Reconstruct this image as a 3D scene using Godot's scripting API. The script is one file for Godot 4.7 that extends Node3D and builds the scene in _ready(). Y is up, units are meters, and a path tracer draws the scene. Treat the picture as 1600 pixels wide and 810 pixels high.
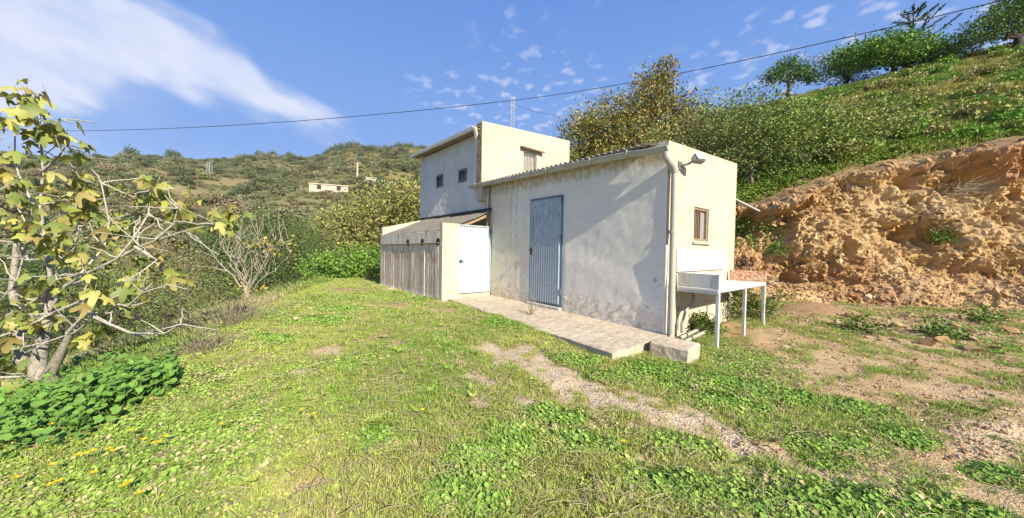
extends Node3D
# A small whitewashed farmhouse with a lean-to on a grassy terrace, a cut earth bank and scrub hills.
# World: camera stands at x = z = 0, looks along -z; metres.

const FOCAL := 530.0        # focal length in pixels of the 1600 x 810 photograph
const EYE := Vector3(0, 1.45, 0)
const CORNER := Vector3(2.141, 0.336, -4.724)   # near corner of the house at slab level
var house_turn := atan2(-0.771, 0.637)
var cam_basis := Basis()
var rng := RandomNumberGenerator.new()
var used := {}
var M := {}
var n_low := FastNoiseLite.new()
var n_mid := FastNoiseLite.new()
var n_fine := FastNoiseLite.new()
var n_cell := FastNoiseLite.new()
var n_cell2 := FastNoiseLite.new()

# ------------------------------------------------------------------ mesh collecting
class MB:
	var v := PackedVector3Array()
	var n := PackedVector3Array()
	var c := PackedColorArray()
	var uv := PackedVector2Array()
	var idx := PackedInt32Array()
	var col := Color(1, 1, 1)
	var faceted := false
	func vert(p: Vector3, nn: Vector3, t := Vector2.ZERO) -> int:
		v.append(p); n.append(nn); c.append(col); uv.append(t)
		return v.size() - 1
	func face(a: int, b: int, d: int) -> void:      # counter-clockwise from outside
		idx.append(a); idx.append(d); idx.append(b)
	func tri(a: Vector3, b: Vector3, d: Vector3) -> void:
		var nn := (b - a).cross(d - a).normalized()
		var k := v.size()
		vert(a, nn); vert(b, nn); vert(d, nn)
		face(k, k + 1, k + 2)
	func quad(a: Vector3, b: Vector3, d: Vector3, e: Vector3, ta := Vector2.ZERO, tb := Vector2.ZERO, td := Vector2.ZERO, te := Vector2.ZERO) -> void:
		var nn := (d - a).cross(e - b).normalized()
		var k := v.size()
		vert(a, nn, ta); vert(b, nn, tb); vert(d, nn, td); vert(e, nn, te)
		face(k, k + 1, k + 2); face(k, k + 2, k + 3)
	func out_quad(a: Vector3, b: Vector3, d: Vector3, e: Vector3, o: Vector3) -> void:
		if (d - a).cross(e - b).dot(o) >= 0.0:
			quad(a, b, d, e)
		else:
			quad(a, e, d, b)
	func out_tri(a: Vector3, b: Vector3, d: Vector3, o: Vector3) -> void:
		if (b - a).cross(d - a).dot(o) >= 0.0:
			tri(a, b, d)
		else:
			tri(a, d, b)
	func box(center: Vector3, size: Vector3, turn := Basis(), bevel := 0.0) -> void:
		var h := size * 0.5
		var e: float = minf(bevel, minf(h.x, minf(h.y, h.z)) * 0.9)
		for ax in 3:
			var b1 := (ax + 1) % 3
			var b2 := (ax + 2) % 3
			for s in [-1.0, 1.0]:
				var q := []
				for k in [[-1, -1], [1, -1], [1, 1], [-1, 1]]:
					var p := Vector3()
					p[ax] = s * h[ax]
					p[b1] = k[0] * (h[b1] - e)
					p[b2] = k[1] * (h[b2] - e)
					q.append(center + turn * p)
				var o := Vector3(); o[ax] = s
				out_quad(q[0], q[1], q[2], q[3], turn * o)
		if e <= 0.0:
			return
		for ax in 3:
			var b1 := (ax + 1) % 3
			var b2 := (ax + 2) % 3
			for s1 in [-1.0, 1.0]:
				for s2 in [-1.0, 1.0]:
					var q := []
					for k in [[-1, 0], [1, 0], [1, 1], [-1, 1]]:
						var p := Vector3()
						p[ax] = k[0] * (h[ax] - e)
						p[b1] = s1 * (h[b1] if k[1] == 0 else h[b1] - e)
						p[b2] = s2 * (h[b2] - e if k[1] == 0 else h[b2])
						q.append(center + turn * p)
					var o := Vector3(); o[b1] = s1; o[b2] = s2
					out_quad(q[0], q[1], q[2], q[3], turn * o)
		for sx in [-1.0, 1.0]:
			for sy in [-1.0, 1.0]:
				for sz in [-1.0, 1.0]:
					var s := Vector3(sx, sy, sz)
					var a := center + turn * (s * Vector3(h.x, h.y - e, h.z - e))
					var b := center + turn * (s * Vector3(h.x - e, h.y, h.z - e))
					var d := center + turn * (s * Vector3(h.x - e, h.y - e, h.z))
					out_tri(a, b, d, turn * s)
	func tube(path: Array, radii: Array, sides := 8, caps := true) -> void:
		var last := Vector3.UP
		var prev := -1
		var count := path.size()
		var side := Vector3.ZERO
		for i in count:
			var p: Vector3 = path[i]
			var d: Vector3
			if i == 0: d = path[1] - p
			elif i == count - 1: d = p - path[i - 1]
			else: d = path[i + 1] - path[i - 1]
			d = d.normalized()
			if side == Vector3.ZERO:
				side = d.cross(Vector3.RIGHT if absf(d.x) < 0.8 else Vector3.UP).normalized()
			else:
				side = (side - d * side.dot(d)).normalized()
			var up := d.cross(side)
			var r: float = radii[i] if radii.size() > 1 else radii[0]
			var k := v.size()
			for j in sides:
				var a := TAU * j / sides
				var o := side * cos(a) + up * sin(a)
				vert(p + o * r, o, Vector2(float(j) / sides, float(i)))
			if prev >= 0:
				for j in sides:
					var j2 := (j + 1) % sides
					face(prev + j, prev + j2, k + j2)
					face(prev + j, k + j2, k + j)
			prev = k
			if caps and (i == 0 or i == count - 1):
				var m := vert(p, -d if i == 0 else d)
				var k2 := v.size()
				for j in sides:
					var a := TAU * j / sides
					vert(p + (side * cos(a) + up * sin(a)) * r, -d if i == 0 else d)
				for j in sides:
					var j2 := (j + 1) % sides
					if i == 0: face(m, k2 + j2, k2 + j)
					else: face(m, k2 + j, k2 + j2)
				prev = k
			last = d
	func leaf(p: Vector3, along: Vector3, side: Vector3, length: float, wide: float) -> void:
		# a folded rhombus
		var nn := along.cross(side)
		var tip := p + along * length
		var mid := p + along * length * 0.45
		var l := mid + side * wide * 0.5 + nn * wide * 0.12
		var r := mid - side * wide * 0.5 + nn * wide * 0.12
		var n1 := (nn - side * 0.25).normalized()
		var n2 := (nn + side * 0.25).normalized()
		var k := v.size()
		v.append(p); v.append(l); v.append(tip); v.append(r)
		n.append(nn); n.append(n1); n.append(nn); n.append(n2)
		c.append(col); c.append(col); c.append(col); c.append(col)
		uv.append(Vector2.ZERO); uv.append(Vector2.ZERO); uv.append(Vector2.ZERO); uv.append(Vector2.ZERO)
		# (l - p) x (tip - p) points along -nn here, so list clockwise-from-outside order directly
		idx.append(k); idx.append(k + 1); idx.append(k + 2)
		idx.append(k); idx.append(k + 2); idx.append(k + 3)
	func done(mat: Material) -> ArrayMesh:
		var arr := []
		arr.resize(Mesh.ARRAY_MAX)
		arr[Mesh.ARRAY_VERTEX] = v
		if not faceted: arr[Mesh.ARRAY_NORMAL] = n
		arr[Mesh.ARRAY_COLOR] = c
		arr[Mesh.ARRAY_TEX_UV] = uv
		arr[Mesh.ARRAY_INDEX] = idx
		var m := ArrayMesh.new()
		if v.size() == 0:
			return m
		m.add_surface_from_arrays(Mesh.PRIMITIVE_TRIANGLES, arr)
		m.surface_set_material(0, mat)
		return m

# ------------------------------------------------------------------ naming
func numbered(parent: Node, called: String) -> String:
	var key := str(parent.get_instance_id()) + called
	var k: int = used.get(key, 0)
	used[key] = k + 1
	return called if k == 0 else "%s_%03d" % [called, k]

func node(called: String, parent: Node = self) -> Node3D:
	var o := Node3D.new()
	o.name = numbered(parent, called)
	parent.add_child(o, true)
	return o

func tag(o: Node, label: String, category: String, group := "") -> void:
	o.set_meta("label", label)
	o.set_meta("category", category)
	if group != "":
		o.set_meta("group", group)

func thing(called: String, label: String, category: String, at := Vector3.ZERO, turn := 0.0, group := "") -> Node3D:
	var o := node(called)
	o.position = at
	o.rotation.y = turn
	tag(o, label, category, group)
	return o

func mesh_of(called: String, m: Mesh, parent: Node = self) -> MeshInstance3D:
	var o := MeshInstance3D.new()
	o.name = numbered(parent, called)
	o.mesh = m
	parent.add_child(o, true)
	return o

func obj(called: String, mb: MB, mat: Material, parent: Node = self) -> MeshInstance3D:
	return mesh_of(called, mb.done(mat), parent)

func struct(called: String, mb: MB, mat: Material, parent: Node = self) -> MeshInstance3D:
	var o := obj(called, mb, mat, parent)
	o.set_meta("kind", "structure")
	return o

func scatter(called: String, m: Mesh, places: Array, colors: PackedColorArray, label: String, category: String, parent: Node = self) -> void:
	if places.is_empty():
		return
	var mm := MultiMesh.new()
	mm.transform_format = MultiMesh.TRANSFORM_3D
	mm.use_colors = true
	mm.mesh = m
	mm.instance_count = places.size()
	for i in places.size():
		mm.set_instance_transform(i, places[i])
		mm.set_instance_color(i, colors[i])
	var o := MultiMeshInstance3D.new()
	o.name = numbered(parent, called)
	o.multimesh = mm
	parent.add_child(o, true)
	o.set_meta("kind", "stuff")
	if parent == self:
		tag(o, label, category)

# ------------------------------------------------------------------ pixels of the photograph to places
func ray(px: float, py: float) -> Vector3:
	return cam_basis * Vector3((px - 800.0) / FOCAL, -(py - 405.0) / FOCAL, -1.0)

func at_depth(px: float, py: float, d: float) -> Vector3:
	var r := ray(px, py)
	return EYE + r * (d / -r.z)

func on_ground(px: float, py: float) -> Vector3:
	var r := ray(px, py)
	r /= -r.z
	var t := 1.0
	var step := 0.15
	while t < 400.0:
		var p := EYE + r * t
		if p.y < ground_height(p.x, p.z):
			var lo := t - step
			var hi := t
			for k in 8:
				var mid := (lo + hi) * 0.5
				p = EYE + r * mid
				if p.y < ground_height(p.x, p.z): hi = mid
				else: lo = mid
			return EYE + r * hi
		step = 0.1 + t * 0.03
		t += step
	return EYE + r * 60.0

# ------------------------------------------------------------------ terrain
var bank_toe := [Vector2(-25, -52), Vector2(-9, -25), Vector2(-1.5, -15.5), Vector2(3.0, -10.4), Vector2(5.3, -8.5), Vector2(6.6, -8.2), Vector2(8.5, -8.3), Vector2(11.5, -8.1), Vector2(15, -7.6), Vector2(24, -6.2), Vector2(48, -3)]
var terrace_edge := [Vector2(-3.4, 30), Vector2(-3.5, 2), Vector2(-3.65, -2.6), Vector2(-3.75, -3.5), Vector2(-4.1, -4.6), Vector2(-4.75, -6.25), Vector2(-5.9, -9.8), Vector2(-6.8, -14), Vector2(-8.4, -20), Vector2(-14, -34), Vector2(-27, -62)]

func side_of(line: Array, x: float, z: float) -> float:
	var best := 1e9
	var sign_at := 1.0
	for i in line.size() - 1:
		var a: Vector2 = line[i]
		var b: Vector2 = line[i + 1]
		var dx := b.x - a.x
		var dz := b.y - a.y
		var px := x - a.x
		var pz := z - a.y
		var t := clampf((px * dx + pz * dz) / (dx * dx + dz * dz), 0.0, 1.0)
		var qx := px - dx * t
		var qz := pz - dz * t
		var d := qx * qx + qz * qz
		if d < best - 1e-9:
			best = d
			sign_at = -1.0 if dx * pz - dz * px > 0.0 else 1.0
	return sqrt(best) * sign_at

func hill_plane(x: float, z: float) -> float:
	var d := -z
	return 0.25 * minf(x, 45.0) + 0.42 * minf(d, 24.0) + 0.06 * maxf(d - 24.0, 0.0) - 2.4 - 0.45 * smoothstep(9.0, 5.0, x) * smoothstep(14.0, 8.0, d)

func terrace(x: float, z: float) -> float:
	return clampf(0.075 * (-z - 0.8), -0.12, 0.36) - 0.05 * clampf(x - 1.0, 0.0, 2.5) * smoothstep(7.5, 5.0, -z)

var ridge_az := [-180.0, -110.0, -75.0, -56.5, -43.3, -33.4, -24.4, -16.8, 0.0, 40.0, 120.0, 180.0]
var ridge_h := [10.0, 14.0, 30.0, 41.0, 51.5, 61.5, 75.0, 79.0, 84.0, 60.0, 12.0, 10.0]

func ridge(az: float) -> float:
	for i in ridge_az.size() - 1:
		if az <= ridge_az[i + 1]:
			var t: float = (az - ridge_az[i]) / (ridge_az[i + 1] - ridge_az[i])
			t = t * t * (3.0 - 2.0 * t)
			return lerpf(ridge_h[i], ridge_h[i + 1], t)
	return 10.0

func ground_height(x: float, z: float) -> float:
	var r := sqrt(x * x + z * z)
	var h := terrace(x, z)
	var e := side_of(terrace_edge, x, z)
	if e > -0.6:
		var t := e + 0.6
		var drop := 0.45 * t * t / (t + 1.4)
		var valley := minf(h, -5.2)
		h = maxf(h - drop, valley)
	if r > 24.0:
		var f := clampf((r - 24.0) / 256.0, 0.0, 1.3)
		var rise: float = lerpf(-5.6, ridge(rad_to_deg(atan2(x, -z))), pow(minf(f, 1.0), 0.94)) - maxf(f - 1.0, 0.0) * 70.0
		rise += n_low.get_noise_2d(x * 0.22, z * 0.22) * 5.0 * smoothstep(0.02, 0.3, f) * (1.0 if f < 0.9 else 0.35)
		h = maxf(h, rise)
	var d := side_of(bank_toe, x, z)
	if d > 0.2:
		var hp := maxf(hill_plane(x, z), h)
		hp += n_mid.get_noise_2d(x * 0.5, z * 0.5) * 0.25 * smoothstep(1.5, 5.0, d)
		h = lerpf(h, hp, smoothstep(0.6, 1.5, d))
	h += n_mid.get_noise_2d(x * 2.0, z * 2.0) * 0.035
	if r < 16.0 and r > 3.0 and x > -5.0 and x < 5.0 and blocked(x, z):
		h = minf(h, 0.2)
	return h

# ------------------------------------------------------------------ materials
func lin(r: float, g: float, b: float) -> Color:
	return Color(r, g, b).linear_to_srgb()

func noise_image(seed_value: int, freq: float, octaves: int, size: int, kind := FastNoiseLite.TYPE_SIMPLEX_SMOOTH) -> Image:
	var f := FastNoiseLite.new()
	f.seed = seed_value
	f.noise_type = kind
	f.frequency = freq
	f.fractal_octaves = octaves
	f.fractal_gain = 0.58
	var im := f.get_seamless_image(size, size, false, false, 0.12)
	im.convert(Image.FORMAT_L8)
	return im

func ramp_tex(a: Image, stops: Array, b: Image = null, mix := 0.4) -> ImageTexture:
	# stops: [position, linear colour]
	var grad := Gradient.new()
	var offs := PackedFloat32Array()
	var cols := PackedColorArray()
	for s in stops:
		offs.append(s[0])
		cols.append((s[1] as Color).linear_to_srgb())
	grad.offsets = offs
	grad.colors = cols
	var lut := PackedByteArray()
	for k in 256:
		var q := grad.sample(k / 255.0)
		lut.append(int(clampf(q.r, 0, 1) * 255)); lut.append(int(clampf(q.g, 0, 1) * 255)); lut.append(int(clampf(q.b, 0, 1) * 255))
	var d := a.get_data()
	var d2 := b.get_data() if b else PackedByteArray()
	var out := PackedByteArray()
	out.resize(d.size() * 3)
	for k in d.size():
		var x: int = d[k]
		if b: x = int(clampf(x * (1.0 - mix) + d2[k] * mix, 0, 255))
		out[k * 3] = lut[x * 3]; out[k * 3 + 1] = lut[x * 3 + 1]; out[k * 3 + 2] = lut[x * 3 + 2]
	return ImageTexture.create_from_image(Image.create_from_data(a.get_width(), a.get_height(), false, Image.FORMAT_RGB8, out))

func bump_tex(a: Image, strength: float) -> ImageTexture:
	var im := a.duplicate() as Image
	im.convert(Image.FORMAT_RGBA8)
	im.bump_map_to_normal_map(strength)
	return ImageTexture.create_from_image(im)

func plain(color: Color, rough := 0.8, metal := 0.0) -> StandardMaterial3D:
	var m := StandardMaterial3D.new()
	m.albedo_color = color.linear_to_srgb()
	m.roughness = rough
	m.metallic = metal
	return m

func grained(tex: Texture2D, scale: float, rough: float, normal: Texture2D = null, strength := 1.0, tint := Color(1, 1, 1)) -> StandardMaterial3D:
	var m := StandardMaterial3D.new()
	m.albedo_texture = tex
	m.albedo_color = tint.linear_to_srgb()
	m.roughness = rough
	m.uv1_triplanar = true
	m.uv1_scale = Vector3.ONE * scale
	if normal:
		m.normal_enabled = true
		m.normal_texture = normal
		m.normal_scale = strength
	return m

func leafy(back: Color, rough := 0.55) -> StandardMaterial3D:
	var m := StandardMaterial3D.new()
	m.vertex_color_use_as_albedo = true
	m.roughness = rough
	m.metallic_specular = 0.35
	m.backlight_enabled = true
	m.backlight = back
	m.cull_mode = BaseMaterial3D.CULL_DISABLED
	return m

func facade_texture() -> ImageTexture:
	# 4.38 m x 2.8 m of old limewash: cream and grey tones, ochre water stains under the gutter, two old pipe marks, cracks and lost plaster at the foot
	var w := 1024
	var h := 640
	var im := Image.create(w, h, false, Image.FORMAT_RGB8)
	var a := FastNoiseLite.new(); a.seed = 31; a.frequency = 0.006; a.fractal_octaves = 5
	var b := FastNoiseLite.new(); b.seed = 32; b.frequency = 0.035; b.fractal_octaves = 4
	var s := FastNoiseLite.new(); s.seed = 33; s.frequency = 0.03; s.fractal_octaves = 3
	var cr := FastNoiseLite.new(); cr.seed = 34; cr.frequency = 0.014; cr.noise_type = FastNoiseLite.TYPE_CELLULAR; cr.cellular_return_type = FastNoiseLite.RETURN_DISTANCE2_SUB; cr.domain_warp_enabled = true; cr.domain_warp_amplitude = 22.0; cr.domain_warp_frequency = 0.02
	var white := Color(0.79, 0.75, 0.66)
	var grey := Color(0.65, 0.63, 0.58)
	var cream := Color(0.66, 0.585, 0.44)
	var ochre := Color(0.38, 0.28, 0.13)
	var soil := Color(0.52, 0.42, 0.28)
	for y in h:
		var m := (1.0 - float(y) / h) * 2.8 - 0.15       # metres above the slab
		for x in w:
			var u := float(x) / w * 4.38 - 4.38
			var na := a.get_noise_2d(x, y) * 0.5 + 0.5
			var nb := b.get_noise_2d(x, y)
			var q := white.lerp(grey, clampf(na * 0.7 - 0.12 + nb * 0.25, 0, 1))
			# the left third was washed in a creamier lime
			q = q.lerp(cream, clampf((-2.6 - u) * 0.9 + nb * 0.5 + na - 0.6, 0, 0.75))
			# water stains that run down from the eaves, each with its own length
			var run := s.get_noise_2d(x * 1.6, y * 0.06) * 0.5 + 0.5
			var reach := 0.10 + 0.14 * run + 0.10 * na
			var st := clampf((m - (2.58 - reach)) / 0.10, 0.0, 1.0) * clampf(0.30 + run * 0.35 + nb * 0.6, 0.0, 0.75)
			q = q.lerp(ochre, st)
			# foot of the wall: splashed earth and patches of lost plaster with an edge
			var foot := 0.28 + 0.22 * a.get_noise_2d(x * 2.0, 900.0)
			if m < foot + nb * 0.12:
				q = q.lerp(soil, 0.30 + 0.2 * nb)
			if m < 0.62 and b.get_noise_2d(x * 0.5 + 400.0, y * 0.9) > 0.36 + m * 0.35:
				q = q.lerp(Color(0.34, 0.24, 0.14), 0.6)
			# two rubbed pipe marks
			for pu in [-3.42, -3.24]:
				var off: float = absf(u - pu - nb * 0.012)
				if off < 0.022 and m > 0.35:
					q = q.lerp(Color(0.42, 0.31, 0.17), 0.5 * (0.5 + nb))
			var ck := cr.get_noise_2d(x, y)
			if ck < -0.95 and (m < 0.75 + 0.9 * nb):
				q = q.lerp(Color(0.18, 0.15, 0.12), 0.65)
			q *= 1.0 + nb * 0.10
			im.set_pixel(x, y, q.linear_to_srgb())
	return ImageTexture.create_from_image(im)

func plank_texture() -> ImageTexture:
	# grey weathered board: streaks along y, rust-brown runs over the lower half, pale lime remains
	var w := 256
	var h := 512
	var im := Image.create(w, h, false, Image.FORMAT_RGB8)
	var a := FastNoiseLite.new(); a.seed = 51; a.frequency = 0.02; a.fractal_octaves = 4
	for y in h:
		var up := 1.0 - float(y) / h
		for x in w:
			var g := a.get_noise_2d(x * 6.0, y * 0.35)
			var p := a.get_noise_2d(x * 1.5 + 700.0, y * 0.8)
			var t := a.get_noise_2d(x * 3.0 + 1500.0, y * 0.25)
			var q := Color(0.72, 0.63, 0.49).lerp(Color(0.86, 0.79, 0.66), clampf(0.5 + p * 1.2, 0, 1))
			q = q.lerp(Color(0.25, 0.20, 0.15), clampf(g * 1.5 - 0.3, 0, 0.5))
			var rust := clampf(t * 2.4 + 0.25 + p, 0.0, 1.0) if up < 0.72 + p * 0.5 and up > 0.08 - t * 0.2 else 0.0
			q = q.lerp(Color(0.46, 0.23, 0.10), rust * 0.85)
			im.set_pixel(x, y, q.linear_to_srgb())
	return ImageTexture.create_from_image(im)

func tile_texture() -> ImageTexture:
	# broken terracotta pieces set in pale cement
	var w := 256
	var h := 96
	var im := Image.create(w, h, false, Image.FORMAT_RGB8)
	var a := FastNoiseLite.new(); a.seed = 61; a.frequency = 0.035; a.fractal_octaves = 2
	var b := FastNoiseLite.new(); b.seed = 62; b.frequency = 0.15
	for y in h:
		for x in w:
			var q := Color(0.66, 0.50, 0.34)
			if a.get_noise_2d(x, y * 1.5) > 0.02:
				q = Color(0.50, 0.19, 0.10)
			q *= 1.0 + 0.12 * b.get_noise_2d(x, y)
			im.set_pixel(x, y, q.linear_to_srgb())
	return ImageTexture.create_from_image(im)

func make_materials() -> void:
	var fine := noise_image(1, 0.02, 5, 512)
	var coarse := noise_image(2, 0.006, 4, 512)
	var grit := noise_image(3, 0.09, 3, 512)
	var bump := bump_tex(fine, 5.0)
	var gritty := bump_tex(grit, 7.0)
	var limewash := ramp_tex(coarse, [[0.0, Color(0.40, 0.34, 0.25)], [0.3, Color(0.51, 0.455, 0.355)], [0.6, Color(0.57, 0.515, 0.415)], [1.0, Color(0.62, 0.575, 0.48)]], fine, 0.5)
	M.gable = grained(limewash, 0.42, 0.9, bump, 0.8, Color(0.95, 0.94, 0.92))
	M.upper_lime = grained(ramp_tex(coarse, [[0.0, Color(0.46, 0.46, 0.44)], [0.5, Color(0.60, 0.60, 0.58)], [1.0, Color(0.68, 0.68, 0.66)]], fine, 0.4), 0.5, 0.9, bump, 0.6)
	M.shed_lime = grained(limewash, 0.7, 0.9, bump, 0.4, Color(1.0, 0.98, 0.93))
	M.stained = grained(ramp_tex(fine, [[0.2, Color(0.12, 0.09, 0.06)], [0.6, Color(0.32, 0.25, 0.17)], [1.0, Color(0.5, 0.42, 0.3)]], coarse, 0.3), 0.8, 0.95, bump, 0.6)
	var fm := StandardMaterial3D.new()
	fm.albedo_texture = facade_texture()
	fm.roughness = 0.92
	M.facade = fm
	var pm := StandardMaterial3D.new()
	pm.albedo_texture = plank_texture()
	pm.roughness = 0.9
	M.plank = pm
	var tm := StandardMaterial3D.new()
	tm.albedo_texture = tile_texture()
	tm.roughness = 0.75
	M.terracotta = tm
	M.concrete = grained(ramp_tex(coarse, [[0.0, Color(0.26, 0.21, 0.15)], [0.35, Color(0.45, 0.38, 0.28)], [0.6, Color(0.54, 0.46, 0.34)], [1.0, Color(0.62, 0.55, 0.43)]], fine, 0.55), 0.55, 0.92, bump, 0.8)
	M.cement = grained(ramp_tex(fine, [[0.0, Color(0.34, 0.31, 0.26)], [0.5, Color(0.5, 0.47, 0.4)], [1.0, Color(0.62, 0.58, 0.5)]], coarse, 0.5), 0.8, 0.92, bump, 0.8)
	var sheet_tone := ramp_tex(fine, [[0.0, Color(0.32, 0.38, 0.41)], [0.35, Color(0.43, 0.51, 0.55)], [0.7, Color(0.50, 0.58, 0.62)], [1.0, Color(0.56, 0.63, 0.67)]], coarse, 0.5)
	M.blue_sheet = grained(sheet_tone, 1.3, 0.55)
	M.blue_dark = plain(Color(0.10, 0.15, 0.19), 0.6)
	M.pale_sheet = grained(ramp_tex(coarse, [[0.0, Color(0.31, 0.40, 0.45)], [0.5, Color(0.40, 0.495, 0.54)], [1.0, Color(0.45, 0.54, 0.585)]], fine, 0.4), 0.9, 0.55)
	M.white_paint = grained(ramp_tex(coarse, [[0.12, Color(0.30, 0.26, 0.20)], [0.3, Color(0.50, 0.49, 0.46)], [0.5, Color(0.57, 0.58, 0.58)], [1.0, Color(0.62, 0.63, 0.64)]], fine, 0.4), 1.2, 0.55)
	M.pvc = plain(Color(0.40, 0.39, 0.34), 0.5)
	M.pvc_white = plain(Color(0.72, 0.72, 0.70), 0.45)
	M.gutter = grained(ramp_tex(fine, [[0.0, Color(0.24, 0.25, 0.22)], [0.5, Color(0.40, 0.41, 0.38)], [1.0, Color(0.5, 0.51, 0.48)]], coarse, 0.5), 1.1, 0.6)
	M.roof = grained(ramp_tex(fine, [[0.0, Color(0.22, 0.19, 0.16)], [0.5, Color(0.38, 0.34, 0.29)], [1.0, Color(0.52, 0.47, 0.40)]], coarse, 0.5), 0.9, 0.9, bump, 0.5)
	M.rust = grained(ramp_tex(fine, [[0.0, Color(0.10, 0.06, 0.04)], [0.6, Color(0.22, 0.12, 0.07)], [1.0, Color(0.32, 0.2, 0.12)]]), 2.0, 0.85)
	M.wood = grained(ramp_tex(fine, [[0.0, Color(0.16, 0.11, 0.07)], [0.6, Color(0.30, 0.23, 0.16)], [1.0, Color(0.42, 0.34, 0.25)]]), 2.0, 0.85)
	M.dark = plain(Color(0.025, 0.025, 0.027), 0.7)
	M.interior = plain(Color(0.30, 0.28, 0.25), 0.9)
	M.grey_metal = plain(Color(0.30, 0.31, 0.31), 0.45, 0.6)
	M.galvanised = plain(Color(0.42, 0.43, 0.43), 0.5, 0.5)
	M.lamp_body = plain(Color(0.13, 0.12, 0.11), 0.5)
	M.cable = plain(Color(0.02, 0.02, 0.022), 0.6)
	var glass := StandardMaterial3D.new()
	glass.transparency = BaseMaterial3D.TRANSPARENCY_ALPHA
	glass.albedo_color = Color(0.75, 0.82, 0.84, 0.2)
	glass.roughness = 0.05
	M.glass = glass
	var film := StandardMaterial3D.new()       # dusty translucent roof sheet of the lean-to
	film.albedo_texture = ramp_tex(coarse, [[0.0, Color(0.18, 0.16, 0.12)], [0.5, Color(0.33, 0.29, 0.22)], [1.0, Color(0.48, 0.43, 0.34)]], fine, 0.5)
	film.uv1_triplanar = true
	film.uv1_scale = Vector3.ONE * 0.8
	film.roughness = 0.6
	film.backlight_enabled = true
	film.backlight = Color(0.6, 0.58, 0.5)
	film.cull_mode = BaseMaterial3D.CULL_DISABLED
	M.film = film
	# earth, rock
	var em := StandardMaterial3D.new()
	em.vertex_color_use_as_albedo = true
	em.albedo_texture = ramp_tex(grit, [[0.0, Color(0.45, 0.45, 0.45)], [0.5, Color(0.86, 0.86, 0.86)], [1.0, Color(1, 1, 1)]], fine, 0.4)
	em.uv1_triplanar = true
	em.uv1_world_triplanar = true
	em.uv1_scale = Vector3.ONE * 0.9
	em.normal_enabled = true
	em.normal_texture = gritty
	em.normal_scale = 1.0
	em.roughness = 0.97
	em.metallic_specular = 0.2
	M.earth = em
	var sm := em.duplicate() as StandardMaterial3D
	sm.uv1_world_triplanar = false
	sm.uv1_scale = Vector3.ONE * 2.2
	M.stone = sm
	var bm := StandardMaterial3D.new()
	bm.vertex_color_use_as_albedo = true
	bm.albedo_texture = ramp_tex(fine, [[0.2, Color(0.30, 0.29, 0.28)], [0.5, Color(0.80, 0.80, 0.78)], [0.8, Color(1, 1, 1)]], grit, 0.35)
	bm.normal_enabled = true
	bm.normal_texture = gritty
	bm.normal_scale = 1.2
	bm.uv1_triplanar = true
	bm.uv1_scale = Vector3.ONE * 1.8
	bm.roughness = 0.9
	M.bark = bm
	M.leaf = leafy(Color(0.35, 0.38, 0.12), 0.75)
	M.grass = leafy(Color(0.30, 0.34, 0.10), 0.6)
	M.petal = leafy(Color(0.4, 0.35, 0.05))

# ------------------------------------------------------------------ building pieces
func cuts(a: float, b: float, step: float, extra: Array) -> Array:
	var out := []
	var k := int(ceil((b - a) / step))
	for i in k + 1:
		out.append(a + (b - a) * i / k)
	for e in extra:
		if e > a + 0.001 and e < b - 0.001:
			out.append(e)
	out.sort()
	var clean := [out[0]]
	for q in out:
		if q - clean[-1] > 0.004:
			clean.append(q)
	return clean

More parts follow.
